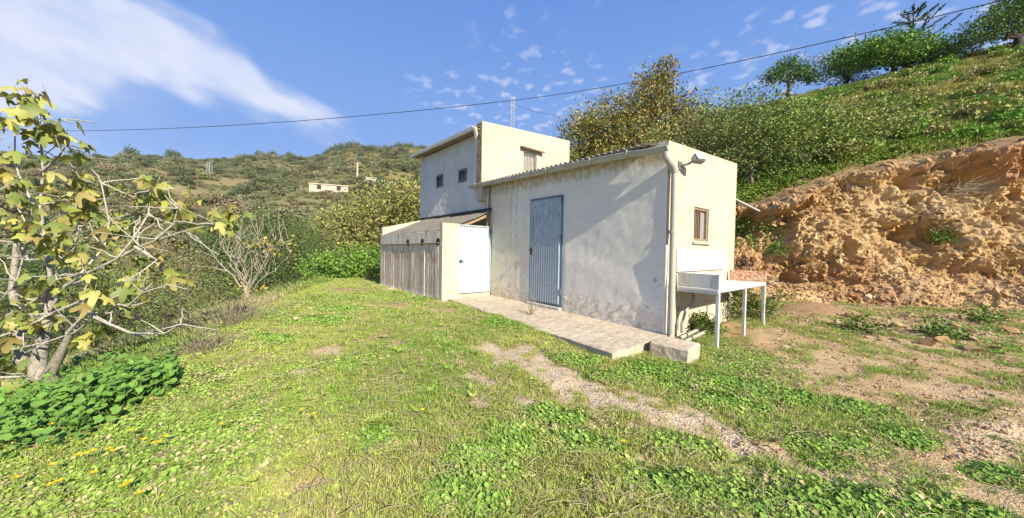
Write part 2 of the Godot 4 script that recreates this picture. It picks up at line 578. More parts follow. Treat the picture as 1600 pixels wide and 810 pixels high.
func panel(o: Vector3, ux: Vector3, nz: Vector3, w: float, y0: float, top_a: float, top_b: float, holes: Array, thick: float, step: float, wobble: Callable) -> MB:
	# a wall slab with openings; holes: Rect2(a, y, width, height) in metres along the wall and up
	var mb := MB.new()
	var xs := []
	var ys := []
	for hrect in holes:
		xs.append(hrect.position.x); xs.append(hrect.end.x)
		ys.append(hrect.position.y); ys.append(hrect.end.y)
	var high := maxf(top_a, top_b)
	var ga := cuts(0.0, w, step, xs)
	var gb := cuts(y0, high, step, ys)
	var up := Vector3.UP
	for back in 2:
		var first := mb.v.size()
		for b in gb:
			for a in ga:
				var t := lerpf(top_a, top_b, a / w)
				var y := minf(b, t)
				var p: Vector3
				var nn: Vector3
				if back == 0:
					var d: float = wobble.call(a, y)
					var da: float = wobble.call(a + 0.02, y) - d
					var db: float = wobble.call(a, y + 0.02) - d
					p = o + ux * a + up * y + nz * d
					nn = (nz - ux * da / 0.02 - up * db / 0.02).normalized()
				else:
					p = o + ux * a + up * y - nz * thick
					nn = -nz
				mb.vert(p, nn, Vector2(a / w, 1.0 - (y - y0) / (high - y0)))
		var na := ga.size()
		for j in gb.size() - 1:
			for i in na - 1:
				var ca: float = (ga[i] + ga[i + 1]) * 0.5
				var cb: float = (gb[j] + gb[j + 1]) * 0.5
				var skip := false
				for hrect in holes:
					if hrect.has_point(Vector2(ca, cb)):
						skip = true
				if skip or gb[j] >= lerpf(top_a, top_b, ca / w):
					continue
				var k := first + j * na + i
				# ux x up = outward for a wall seen from nz
				if back == 0:
					mb.face(k, k + 1, k + na + 1); mb.face(k, k + na + 1, k + na)
				else:
					mb.face(k, k + na + 1, k + 1); mb.face(k, k + na, k + na + 1)
	for hrect in holes:
		var a0: float = hrect.position.x
		var a1: float = hrect.end.x
		var b0: float = hrect.position.y
		var b1: float = hrect.end.y
		var q := [[a0, b0, a1, b0, up], [a1, b0, a1, b1, -ux], [a1, b1, a0, b1, -up], [a0, b1, a0, b0, ux]]
		for e in q:
			var p: Vector3 = o + ux * e[0] + up * e[1]
			var r: Vector3 = o + ux * e[2] + up * e[3]
			mb.out_quad(p + nz * 0.002, r + nz * 0.002, r - nz * thick, p - nz * thick, e[4])
	# top and ends
	for i in ga.size() - 1:
		var p: Vector3 = o + ux * ga[i] + up * lerpf(top_a, top_b, ga[i] / w)
		var r: Vector3 = o + ux * ga[i + 1] + up * lerpf(top_a, top_b, ga[i + 1] / w)
		var wp: float = wobble.call(ga[i], lerpf(top_a, top_b, ga[i] / w))
		var wr: float = wobble.call(ga[i + 1], lerpf(top_a, top_b, ga[i + 1] / w))
		mb.out_quad(p + nz * wp, r + nz * wr, r - nz * thick, p - nz * thick, up)
	for e in [[0.0, top_a, -ux], [w, top_b, ux]]:
		var p: Vector3 = o + ux * e[0]
		mb.out_quad(p + up * y0, p + up * e[1], p + up * e[1] - nz * thick, p + up * y0 - nz * thick, e[2])
	return mb

func corrugated(o: Vector3, across: Vector3, along: Vector3, width: float, length: float, period: float, amp: float, thick := 0.004, sharp := 0.0) -> MB:
	# waves run across; ridges lie along
	var mb := MB.new()
	var nn := across.cross(along).normalized()
	var steps := int(round(width / period)) * 8
	for layer in 2:
		var first := mb.v.size()
		for i in steps + 1:
			var a := width * i / steps
			var ph := TAU * a / period
			var s := sin(ph)
			var ds := cos(ph)
			if sharp > 0.0:
				s = clampf(s * sharp, -1.0, 1.0)
				ds = 0.0 if absf(sin(ph) * sharp) > 1.0 else cos(ph) * sharp
			var off := nn * (s * amp - layer * thick)
			var n1 := (nn - across * ds * amp * TAU / period).normalized() * (1.0 if layer == 0 else -1.0)
			mb.vert(o + across * a + off, n1, Vector2(a, 0))
			mb.vert(o + across * a + along * length + off, n1, Vector2(a, length))
		for i in steps:
			var k := first + i * 2
			var cr := (mb.v[k + 2] - mb.v[k]).cross(mb.v[k + 3] - mb.v[k])
			if cr.dot(nn) * (1.0 if layer == 0 else -1.0) > 0.0:
				mb.face(k, k + 2, k + 3); mb.face(k, k + 3, k + 1)
			else:
				mb.face(k, k + 3, k + 2); mb.face(k, k + 1, k + 3)
	# end edges
	var half := (steps + 1) * 2
	for i in steps:
		for e in 2:
			var k := i * 2 + e
			mb.out_quad(mb.v[k], mb.v[k + 2], mb.v[k + 2 + half], mb.v[k + half], along * (-1.0 if e == 0 else 1.0))
	return mb

func half_round(path: Array, r: float) -> MB:
	# an open gutter: half a tube with a rolled lip, following the path
	var mb := MB.new()
	var steps := 10
	for layer in 2:
		var first := mb.v.size()
		for i in path.size():
			var p: Vector3 = path[i]
			for j in steps + 1:
				var a := PI + PI * j / steps
				var o := Vector3(0, sin(a), cos(a))
				mb.vert(p + o * (r - 0.004 * layer), o if layer == 0 else -o)
		for i in path.size() - 1:
			for j in steps:
				var k := first + i * (steps + 1) + j
				var k2 := k + steps + 1
				var want := mb.n[k] + mb.n[k + 1]
				if (mb.v[k2] - mb.v[k]).cross(mb.v[k2 + 1] - mb.v[k]).dot(want) > 0.0:
					mb.face(k, k2, k2 + 1); mb.face(k, k2 + 1, k + 1)
				else:
					mb.face(k, k2 + 1, k2); mb.face(k, k + 1, k2 + 1)
	for s in [-1.0, 1.0]:
		var lip := []
		for p in path:
			lip.append(p + Vector3(0, 0.0, s * r))
		mb.tube(lip, [0.009], 6)
	# end plates
	for e in [[0, -1.0], [path.size() - 1, 1.0]]:
		var p: Vector3 = path[e[0]]
		for j in steps:
			var a := PI + PI * j / steps
			var a2 := PI + PI * (j + 1) / steps
			mb.out_tri(p, p + Vector3(0, sin(a), cos(a)) * r, p + Vector3(0, sin(a2), cos(a2)) * r, Vector3(e[1], 0, 0))
	return mb

func still(_a: float, _y: float) -> float:
	return 0.0

func facade_wobble(a: float, y: float) -> float:
	# hand-floated plaster: long swells, smaller trowel marks, a thicker coat low on the right
	var u := a - 4.38
	var edge := smoothstep(0.0, 0.12, -u) * smoothstep(0.0, 0.1, a)
	var d := n_mid.get_noise_2d(a * 1.1 + 40.0, y * 1.1) * 0.008 + n_fine.get_noise_2d(a * 2.2, y * 2.2) * 0.0028
	var coat := smoothstep(0.0, 0.4, 1.12 - 0.35 * (u + 1.1) + n_mid.get_noise_2d(a * 3.0, 9.0) * 0.10 - y) * 0.014 if u > -1.9 else 0.0
	d += coat
	if y < 0.5:
		d += (n_fine.get_noise_2d(a * 4.0, y * 4.0) * 0.006) * smoothstep(0.5, 0.25, y)
	var door := smoothstep(0.0, 0.1, maxf(maxf(-2.80 - u, u + 1.92), y - 2.17))
	return d * edge * door

func upper_wobble(a: float, y: float) -> float:
	return n_mid.get_noise_2d(a * 1.3 + 90.0, y * 0.8 + 5.0) * 0.022 + n_fine.get_noise_2d(a * 3.0 + 20.0, y * 3.0) * 0.006

func gable_wobble(a: float, y: float) -> float:
	return (n_mid.get_noise_2d(a * 1.2 + 140.0, y * 1.2) * 0.008 + n_fine.get_noise_2d(a * 3.5 + 60.0, y * 3.5) * 0.002) * smoothstep(0.0, 0.15, a)

func build_house() -> void:
	var h := thing("farmhouse", "small whitewashed farmhouse with blue metal door and raised block behind", "house", CORNER, house_turn)
	var X := Vector3.RIGHT
	var Y := Vector3.UP
	var Z := Vector3.BACK
	# --- lower block: front wall (+z), gable (+x)
	var front := obj("front_wall", panel(Vector3(-4.38, 0, 0), X, Z, 4.378, -0.15, 2.65, 2.65, [Rect2(1.58, 0.10, 0.885, 2.065)], 0.2, 0.045, facade_wobble), M.facade, h)
	front.set_meta("label", "front wall with ochre stains below the gutter and cracked plaster at its foot")
	obj("gable_wall", panel(Vector3(0, 0, -0.004), -Z, X, 2.69, -0.35, 2.69, 2.84, [Rect2(0.87, 1.33, 0.565, 0.53)], 0.2, 0.06, gable_wobble), M.gable, h)
	var mb := MB.new()
	mb.box(Vector3(-2.3, 1.25, -2.6), Vector3(4.2, 2.9, 0.18))
	obj("back_wall", mb, M.gable, h)
	# roof of the lower block: corrugated fibre cement sheets falling to the front gutter
	var roof := node("lower_roof", h)
	var along := Vector3(0, 0.135, -2.78)
	for k in 4:
		var u0 := -4.72 + k * 1.12
		var w := 1.14 if k < 3 else 1.14
		obj("roof_sheet", corrugated(Vector3(u0, 2.722 - 0.013 * k + (k % 2) * 0.006, 0.14), Vector3(1, -0.011, 0).normalized(), along.normalized(), w, along.length(), 0.114, 0.016, 0.006), M.roof, roof)
	# gutter with brackets, sagging a little to its outlet
	var path := []
	var gp := [[-4.86, 2.700], [-3.3, 2.672], [-2.2, 2.645], [-1.2, 2.622], [-0.52, 2.598], [-0.25, 2.572], [0.07, 2.560]]
	for q in gp:
		path.append(Vector3(q[0], q[1], 0.125))
	var g := obj("gutter", half_round(path, 0.068), M.gutter, h)
	for u in [-4.55, -3.95, -3.25, -2.2, -1.2, -0.53]:
		var gy := 2.6
		for i in gp.size() - 1:
			if u >= gp[i][0] and u <= gp[i + 1][0]:
				gy = lerpf(gp[i][1], gp[i + 1][1], (u - gp[i][0]) / (gp[i + 1][0] - gp[i][0]))
		mb = MB.new()
		var arc := []
		for j in 9:
			var a := PI + PI * j / 8.0
			arc.append(Vector3(u, gy + sin(a) * 0.075, 0.125 + cos(a) * 0.075))
		arc[0] = Vector3(u, gy, 0.012)
		arc.append(Vector3(u, gy + 0.035, 0.203))
		mb.tube(arc, [0.012], 5)
		obj("bracket", mb, M.pvc, g)
	# downpipe with its swan neck, leaning away at the foot
	mb = MB.new()
	mb.tube([Vector3(0.02, 2.52, 0.125), Vector3(0.025, 2.44, 0.12), Vector3(0.05, 2.37, 0.07), Vector3(0.075, 2.31, 0.01), Vector3(0.08, 2.24, -0.02)], [0.052, 0.05, 0.05, 0.055, 0.052], 14)
	var dp := obj("downpipe", mb, M.pvc, h)
	mb = MB.new()
	mb.tube([Vector3(0.08, 2.26, -0.02), Vector3(0.085, 1.5, -0.02), Vector3(0.09, 0.9, -0.015), Vector3(0.125, 0.02, 0.04)], [0.043, 0.043, 0.043, 0.045], 14)
	obj("pipe_shaft", mb, M.pvc, dp)
	for y in [2.26, 1.42]:
		mb = MB.new()
		mb.tube([Vector3(0.081, y - 0.025, -0.02), Vector3(0.081, y + 0.025, -0.02)], [0.051], 14)
		mb.box(Vector3(0.03, y, -0.03), Vector3(0.06, 0.025, 0.02))
		obj("pipe_collar", mb, M.pvc, dp)
	mb = MB.new()
	mb.tube([Vector3(0.016, -0.02, 0.018), Vector3(0.016, 1.24, 0.018)], [0.02], 8)
	obj("corner_conduit", mb, M.pvc_white, h)
	mb = MB.new()
	mb.tube([Vector3(0.055, -0.02, -0.11), Vector3(0.055, 0.72, -0.11)], [0.018], 8)
	obj("corner_conduit", mb, M.gutter, h)
	# blue door
	var door := node("door", h)
	door.set_meta("label", "blue ribbed metal door with chipped paint and black handle")
	door.position = Vector3(-2.7975, 0.115, 0.022)
	obj("door_leaf", corrugated(Vector3(0.035, 0.03, -0.012), X, Y, 0.815, 1.985, 0.815 / 13.0, 0.017, 0.004, 1.8), M.blue_sheet, door)
	mb = MB.new()
	mb.box(Vector3(0.017, 1.025, -0.035), Vector3(0.034, 2.05, 0.05), Basis(), 0.004)
	mb.box(Vector3(0.866, 1.025, -0.035), Vector3(0.034, 2.05, 0.05), Basis(), 0.004)
	mb.box(Vector3(0.4415, 2.032, -0.03), Vector3(0.815, 0.036, 0.05), Basis(), 0.004)
	mb.box(Vector3(0.4415, 0.014, -0.016), Vector3(0.815, 0.026, 0.03))
	obj("door_frame", mb, M.blue_dark, door)
	mb = MB.new()
	mb.box(Vector3(0.075, 1.01, 0.012), Vector3(0.05, 0.14, 0.02), Basis(), 0.006)
	mb.tube([Vector3(0.06, 1.04, 0.015), Vector3(0.06, 1.04, 0.06), Vector3(0.15, 1.035, 0.062), Vector3(0.16, 1.02, 0.055)], [0.011], 8)
	obj("handle", mb, M.dark, door)
	for y in [0.22, 1.2, 1.88]:
		mb = MB.new()
		mb.tube([Vector3(0.86, y, -0.002), Vector3(0.86, y + 0.11, -0.002)], [0.013], 8)
		obj("hinge", mb, M.blue_dark, door)
	mb = MB.new()       # chips in the paint that show the dark primer, standing on the ribs
	var cr := RandomNumberGenerator.new(); cr.seed = 77
	for k in 34:
		var rib := cr.randi_range(0, 12)
		var q := Vector3(0.035 + (rib + 0.25) * 0.815 / 13.0, 0.7 + 1.3 * sqrt(cr.randf()), 0.0065)
		mb.box(q, Vector3(cr.randf_range(0.006, 0.014), cr.randf_range(0.01, 0.05), 0.003))
	mb.box(Vector3(0.035 + 1.25 * 0.815 / 13.0, 1.5, 0.0065), Vector3(0.01, 0.5, 0.003))
	var ch := obj("paint_chips", mb, M.blue_dark, door)
	ch.set_meta("kind", "stuff")
	mb = MB.new()
	mb.box(Vector3(-2.355, 0.055, 0.03), Vector3(0.90, 0.10, 0.09), Basis(Vector3(0, 0, 1), -0.02), 0.012)
	obj("door_sill", mb, M.cement, h)
	# gable window: rusty bars, a board behind the right half
	var w1 := node("gable_window", h)
	w1.position = Vector3(0.0, 1.33, -0.874)
	mb = MB.new()
	mb.box(Vector3(-0.045, 0.265, -0.018), Vector3(0.06, 0.53, 0.036), Basis(), 0.004)
	mb.box(Vector3(-0.045, 0.265, -0.547), Vector3(0.06, 0.53, 0.036), Basis(), 0.004)
	mb.box(Vector3(-0.045, 0.512, -0.2825), Vector3(0.06, 0.036, 0.49), Basis(), 0.004)
	mb.box(Vector3(-0.045, 0.018, -0.2825), Vector3(0.06, 0.036, 0.49), Basis(), 0.004)
	obj("window_frame", mb, M.wood, w1)
	for k in 4:
		mb = MB.new()
		mb.tube([Vector3(-0.025, 0.03, -0.09 - 0.065 * k), Vector3(-0.025, 0.50, -0.09 - 0.065 * k)], [0.011], 8)
		obj("bar", mb, M.rust, w1)
	mb = MB.new()
	mb.box(Vector3(-0.06, 0.265, -0.43), Vector3(0.014, 0.45, 0.19), Basis(), 0.003)
	obj("shutter_board", mb, M.galvanised, w1)
	mb = MB.new()
	mb.box(Vector3(-0.085, 0.265, -0.2825), Vector3(0.004, 0.46, 0.49))
	obj("pane", mb, M.glass, w1)
	mb = MB.new()
	mb.box(Vector3(0.018, -0.03, -0.2825), Vector3(0.05, 0.045, 0.66), Basis(), 0.008)
	obj("window_sill", mb, M.gable, w1)
	# --- upper block
	obj("upper_front_wall", panel(Vector3(-8.05, 0, 0.0), X, Z, 3.655, 0.0, 4.02, 3.98, [Rect2(1.15, 2.94, 0.40, 0.36), Rect2(2.41, 2.91, 0.38, 0.33)], 0.2, 0.05, upper_wobble), M.upper_lime, h)
	var ug := obj("upper_gable_wall", panel(Vector3(-4.38, 0, 0.13), -Z, X, 3.08, 2.30, 4.16, 4.37, [Rect2(1.24, 3.20, 0.60, 0.56)], 0.22, 0.06, gable_wobble), M.gable, h)
	mb = MB.new()      # stained end of that wall where rain runs off
	mb.box(Vector3(-4.492, 3.43, 0.134), Vector3(0.214, 1.42, 0.012), Basis(), 0.003)
	obj("wall_end", mb, M.stained, h)
	mb = MB.new()
	mb.box(Vector3(-7.95, 2.0, -1.5), Vector3(0.2, 4.1, 2.6))
	obj("side_wall", mb, M.upper_lime, h)
	mb = MB.new()
	mb.box(Vector3(-6.2, 2.0, -2.86), Vector3(3.3, 4.3, 0.2))
	obj("back_wall", mb, M.upper_lime, h)
	var uroof := node("upper_roof", h)
	var ual := Vector3(0, 0.2, -3.35)
	for k in 3:
		obj("roof_sheet", corrugated(Vector3(-8.24 + k * 1.26, 4.115 - 0.022 * k, 0.28), Vector3(1, -0.02, 0).normalized(), ual.normalized(), 1.29, ual.length(), 0.129, 0.02, 0.007), M.roof, uroof)
	mb = MB.new()
	mb.box(Vector3(-6.35, 4.05, 0.235), Vector3(3.74, 0.07, 0.08), Basis(Vector3(0, 0, 1), -0.018), 0.012)
	obj("upper_gutter", mb, M.pvc_white, h)
	mb = MB.new()
	mb.box(Vector3(-6.33, 4.03, 0.10), Vector3(3.7, 0.03, 0.17), Basis(Vector3(0, 0, 1), -0.018))
	obj("soffit_board", mb, M.wood, h)
	mb = MB.new()
	mb.tube([Vector3(-4.50, 4.03, 0.27), Vector3(-4.56, 3.93, 0.2), Vector3(-4.68, 3.82, 0.09), Vector3(-4.68, 3.7, 0.075), Vector3(-4.70, 2.72, 0.075)], [0.05, 0.05, 0.05, 0.045, 0.045], 12)
	obj("upper_downpipe", mb, M.pvc_white, h)
	mb = MB.new()
	mb.tube([Vector3(-4.20, 2.62, 0.03), Vector3(-4.20, 2.05, 0.03)], [0.02], 8)
	obj("wall_conduit", mb, M.wood, h)
	# small windows of the upper block
	for q in [[-6.90, 2.94, 0.40, 0.36], [-5.64, 2.91, 0.38, 0.33]]:
		var sw := node("small_window", h)
		sw.position = Vector3(q[0], q[1], 0)
		mb = MB.new()
		var f := 0.045
		mb.box(Vector3(f / 2, q[3] / 2, -0.01), Vector3(f, q[3], 0.07), Basis(), 0.004)
		mb.box(Vector3(q[2] - f / 2, q[3] / 2, -0.01), Vector3(f, q[3], 0.07), Basis(), 0.004)
		mb.box(Vector3(q[2] / 2, q[3] - f / 2, -0.01), Vector3(q[2] - 2 * f, f, 0.07), Basis(), 0.004)
		mb.box(Vector3(q[2] / 2, f / 2, -0.01), Vector3(q[2] - 2 * f, f, 0.07), Basis(), 0.004)
		obj("window_frame", mb, M.blue_dark, sw)
		mb = MB.new()
		mb.box(Vector3(q[2] / 2, q[3] / 2, -0.12), Vector3(0.03, q[3] - 2 * f, 0.03))
		obj("mullion", mb, M.white_paint, sw)
		mb = MB.new()
		mb.box(Vector3(q[2] / 2, q[3] / 2, -0.15), Vector3(q[2] - 0.01, q[3] - 0.01, 0.004))
		obj("pane", mb, M.glass, sw)
	# upper gable window: board hood above, wire grille, pale jamb
	var uw := node("upper_window", h)
	uw.position = Vector3(-4.38, 3.20, -1.11)
	mb = MB.new()
	mb.box(Vector3(0.05, 0.60, -0.33), Vector3(0.16, 0.035, 0.80), Basis(Vector3(0, 0, 1), -0.22), 0.005)
	obj("window_hood", mb, M.wood, uw)
	mb = MB.new()
	mb.box(Vector3(-0.03, 0.28, -0.56), Vector3(0.08, 0.558, 0.075), Basis(), 0.006)
	mb.box(Vector3(-0.03, 0.28, -0.025), Vector3(0.08, 0.558, 0.05), Basis(), 0.006)
	mb.box(Vector3(-0.03, 0.535, -0.285), Vector3(0.08, 0.048, 0.47), Basis(), 0.006)
	obj("window_frame", mb, M.shed_lime, uw)
	mb = MB.new()
	for k in 9:
		mb.tube([Vector3(-0.01, 0.01, -0.07 - k * 0.053), Vector3(-0.01, 0.515, -0.07 - k * 0.053)], [0.006], 4)
	for k in 11:
		mb.tube([Vector3(-0.018, 0.02 + k * 0.048, -0.05), Vector3(-0.018, 0.02 + k * 0.048, -0.525)], [0.005], 4)
	obj("grille", mb, M.galvanised, uw)
	mb = MB.new()
	mb.box(Vector3(-0.10, 0.27, -0.285), Vector3(0.006, 0.50, 0.47))
	obj("window_mesh_screen", mb, M.cement, uw)
	# near-black strip along the wall where the lean-to roof meets it
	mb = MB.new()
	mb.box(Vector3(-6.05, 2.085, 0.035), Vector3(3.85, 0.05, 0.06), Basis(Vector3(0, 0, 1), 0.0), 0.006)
	obj("dark_wall_strip", mb, M.dark, h)

func build_lean_to() -> void:
	var s := thing("lean_to", "low lean-to of weathered grey boards with pale metal door and sagging translucent roof", "shed", CORNER + Basis(Vector3.UP, house_turn) * Vector3(-4.137, 0.1, 0), house_turn)
	var X := Vector3.RIGHT
	var Z := Vector3.BACK
	# local: x from -3.83 to 0, z from 0.02 (house wall) to 1.26
	var mb := panel(Vector3(0, 0, 1.26), -Z, X, 0.385, -0.15, 1.59, 1.59, [], 0.14, 0.08, func(a, y): return n_mid.get_noise_2d(a * 2.0, y * 2.0) * 0.006)
	obj("end_wall", mb, M.shed_lime, s)
	mb = MB.new()
	mb.box(Vector3(-0.07, -0.02, 0.445), Vector3(0.16, 0.14, 0.86), Basis(), 0.01)
	obj("door_threshold", mb, M.concrete, s)
	mb = MB.new()
	mb.box(Vector3(-3.76, 0.75, 0.64), Vector3(0.14, 1.8, 1.23), Basis(), 0.01)
	mb.out_tri(Vector3(-3.7, 1.64, 1.25), Vector3(-3.7, 1.64, 0.03), Vector3(-3.7, 1.95, 0.03), Vector3(1, 0, 0))
	mb.out_tri(Vector3(-3.82, 1.64, 1.25), Vector3(-3.82, 1.64, 0.03), Vector3(-3.82, 1.95, 0.03), Vector3(-1, 0, 0))
	obj("far_end_wall", mb, M.shed_lime, s)
	# front of upright boards under a plain top board
	var fw := node("board_front", s)
	fw.set_meta("label", "weathered grey board front with rust-brown runs")
	var pr := RandomNumberGenerator.new(); pr.seed = 5
	var u := -3.83
	var meshes := []
	while u < -0.16:
		var w := minf(pr.randf_range(0.12, 0.19), -0.145 - u)
		if w < 0.03: break
		mb = MB.new()
		var c := Vector3(u + w / 2, 0.55, 1.245 + pr.randf_range(-0.007, 0.007))
		var hx := w / 2 - 0.004
		var off := pr.randf()
		var t := pr.randf_range(-0.03, 0.03)
		mb.box(c, Vector3(w - 0.008, 1.20, 0.03), Basis(Vector3.UP, t), 0.005)
		for k in mb.v.size():
			mb.uv[k] = Vector2((mb.v[k].x - u) * 1.4 + off, 1.0 - (mb.v[k].y + 0.05) / 1.6)
		obj("plank", mb, M.plank, fw)
		u += w
	mb = MB.new()
	mb.box(Vector3(-1.985, 1.29, 1.246), Vector3(3.68, 0.27, 0.034), Basis(), 0.006)
	for k in mb.v.size():
		mb.uv[k] = Vector2(mb.v[k].x * 0.6, 0.2 - mb.v[k].y * 0.15)
	obj("top_board", mb, M.plank, fw)
	mb = MB.new()
	mb.tube([Vector3(-3.84, 1.143, 1.275), Vector3(-2.0, 1.15, 1.275), Vector3(-0.13, 1.165, 1.275)], [0.014], 6)
	obj("rail", mb, M.wood, fw)
	for x in [-1.80, -0.96, -0.19]:
		mb = MB.new()
		mb.tube([Vector3(x, 1.19, 1.255), Vector3(x, 1.19, 1.268)], [0.085], 18)
		obj("vent_hole", mb, M.dark, fw)
	mb = MB.new()
	mb.box(Vector3(-1.98, 0.6, 1.15), Vector3(3.66, 1.5, 0.12))
	obj("front_backing", mb, M.shed_lime, s)
	mb = MB.new()
	for k in 14:
		var x := -3.9 + 0.285 * k
		mb.box(Vector3(x + 0.14, -0.13 + pr.randf_range(-0.01, 0.01), 1.36 + pr.randf_range(-0.03, 0.03)), Vector3(0.30, 0.16, 0.34), Basis(Vector3.UP, pr.randf_range(-0.06, 0.06)), 0.02)
	obj("footing", mb, M.concrete, s)
	# door
	var d := node("door", s)
	d.position = Vector3(0.0, 0.06, 0.875)
	d.set_meta("label", "pale blue-white ribbed metal door")
	obj("door_leaf", corrugated(Vector3(-0.012, 0.01, -0.02), -Z, Vector3.UP, 0.82, 1.48, 0.82 / 11.0, 0.015, 0.004, 1.8), M.pale_sheet, d)
	mb = MB.new()
	mb.box(Vector3(-0.01, 0.76, -0.008), Vector3(0.045, 1.52, 0.02), Basis(), 0.003)
	mb.box(Vector3(-0.01, 0.76, -0.85), Vector3(0.045, 1.52, 0.024), Basis(), 0.003)
	mb.box(Vector3(-0.01, 1.508, -0.43), Vector3(0.045, 0.024, 0.81), Basis(), 0.003)
	obj("door_frame", mb, M.pale_sheet, d)
	mb = MB.new()
	mb.box(Vector3(0.008, 0.72, -0.05), Vector3(0.02, 0.06, 0.04), Basis(), 0.005)
	mb.tube([Vector3(0.012, 0.73, -0.05), Vector3(0.045, 0.73, -0.05), Vector3(0.047, 0.725, -0.12)], [0.009], 6)
	obj("handle", mb, M.dark, d)
	mb = MB.new()
	mb.box(Vector3(0.012, 1.40, -0.845), Vector3(0.02, 0.12, 0.03), Basis(), 0.004)
	obj("hinge", mb, M.blue_dark, d)
	# translucent roof sheet that sags between house and front, on two rafters
	mb = MB.new()
	var nx := 60
	var nzs := 16
	for j in nzs + 1:
		for i in nx + 1:
			var x := -3.86 + 3.86 * i / nx
			var tz := float(j) / nzs
			var z := 0.03 + 1.20 * tz
			var y := lerpf(1.95, 1.44, tz) - 0.05 * sin(PI * tz) * (0.6 + 0.4 * sin(x * 2.3)) + 0.012 * sin(x * TAU / 0.13) + n_mid.get_noise_2d(x * 2.0, z * 2.0) * 0.02
			mb.vert(Vector3(x, y, z), Vector3(0, 0.96, 0.27).normalized())
	for j in nzs:
		for i in nx:
			var k := j * (nx + 1) + i
			mb.face(k, k + nx + 1, k + nx + 2); mb.face(k, k + nx + 2, k + 1)
	obj("roof_sheet", mb, M.film, s)
	for x in [-2.6, -1.3, -0.09]:
		mb = MB.new()
		mb.box(Vector3(x, 1.60, 0.62), Vector3(0.05, 0.06, 1.24), Basis(Vector3.RIGHT, 0.40), 0.004)
		obj("rafter", mb, M.wood, s)
	mb = MB.new()
	mb.box(Vector3(-0.07, 1.75, 0.06), Vector3(0.06, 0.42, 0.06), Basis(), 0.004)
	obj("corner_post", mb, M.wood, s)

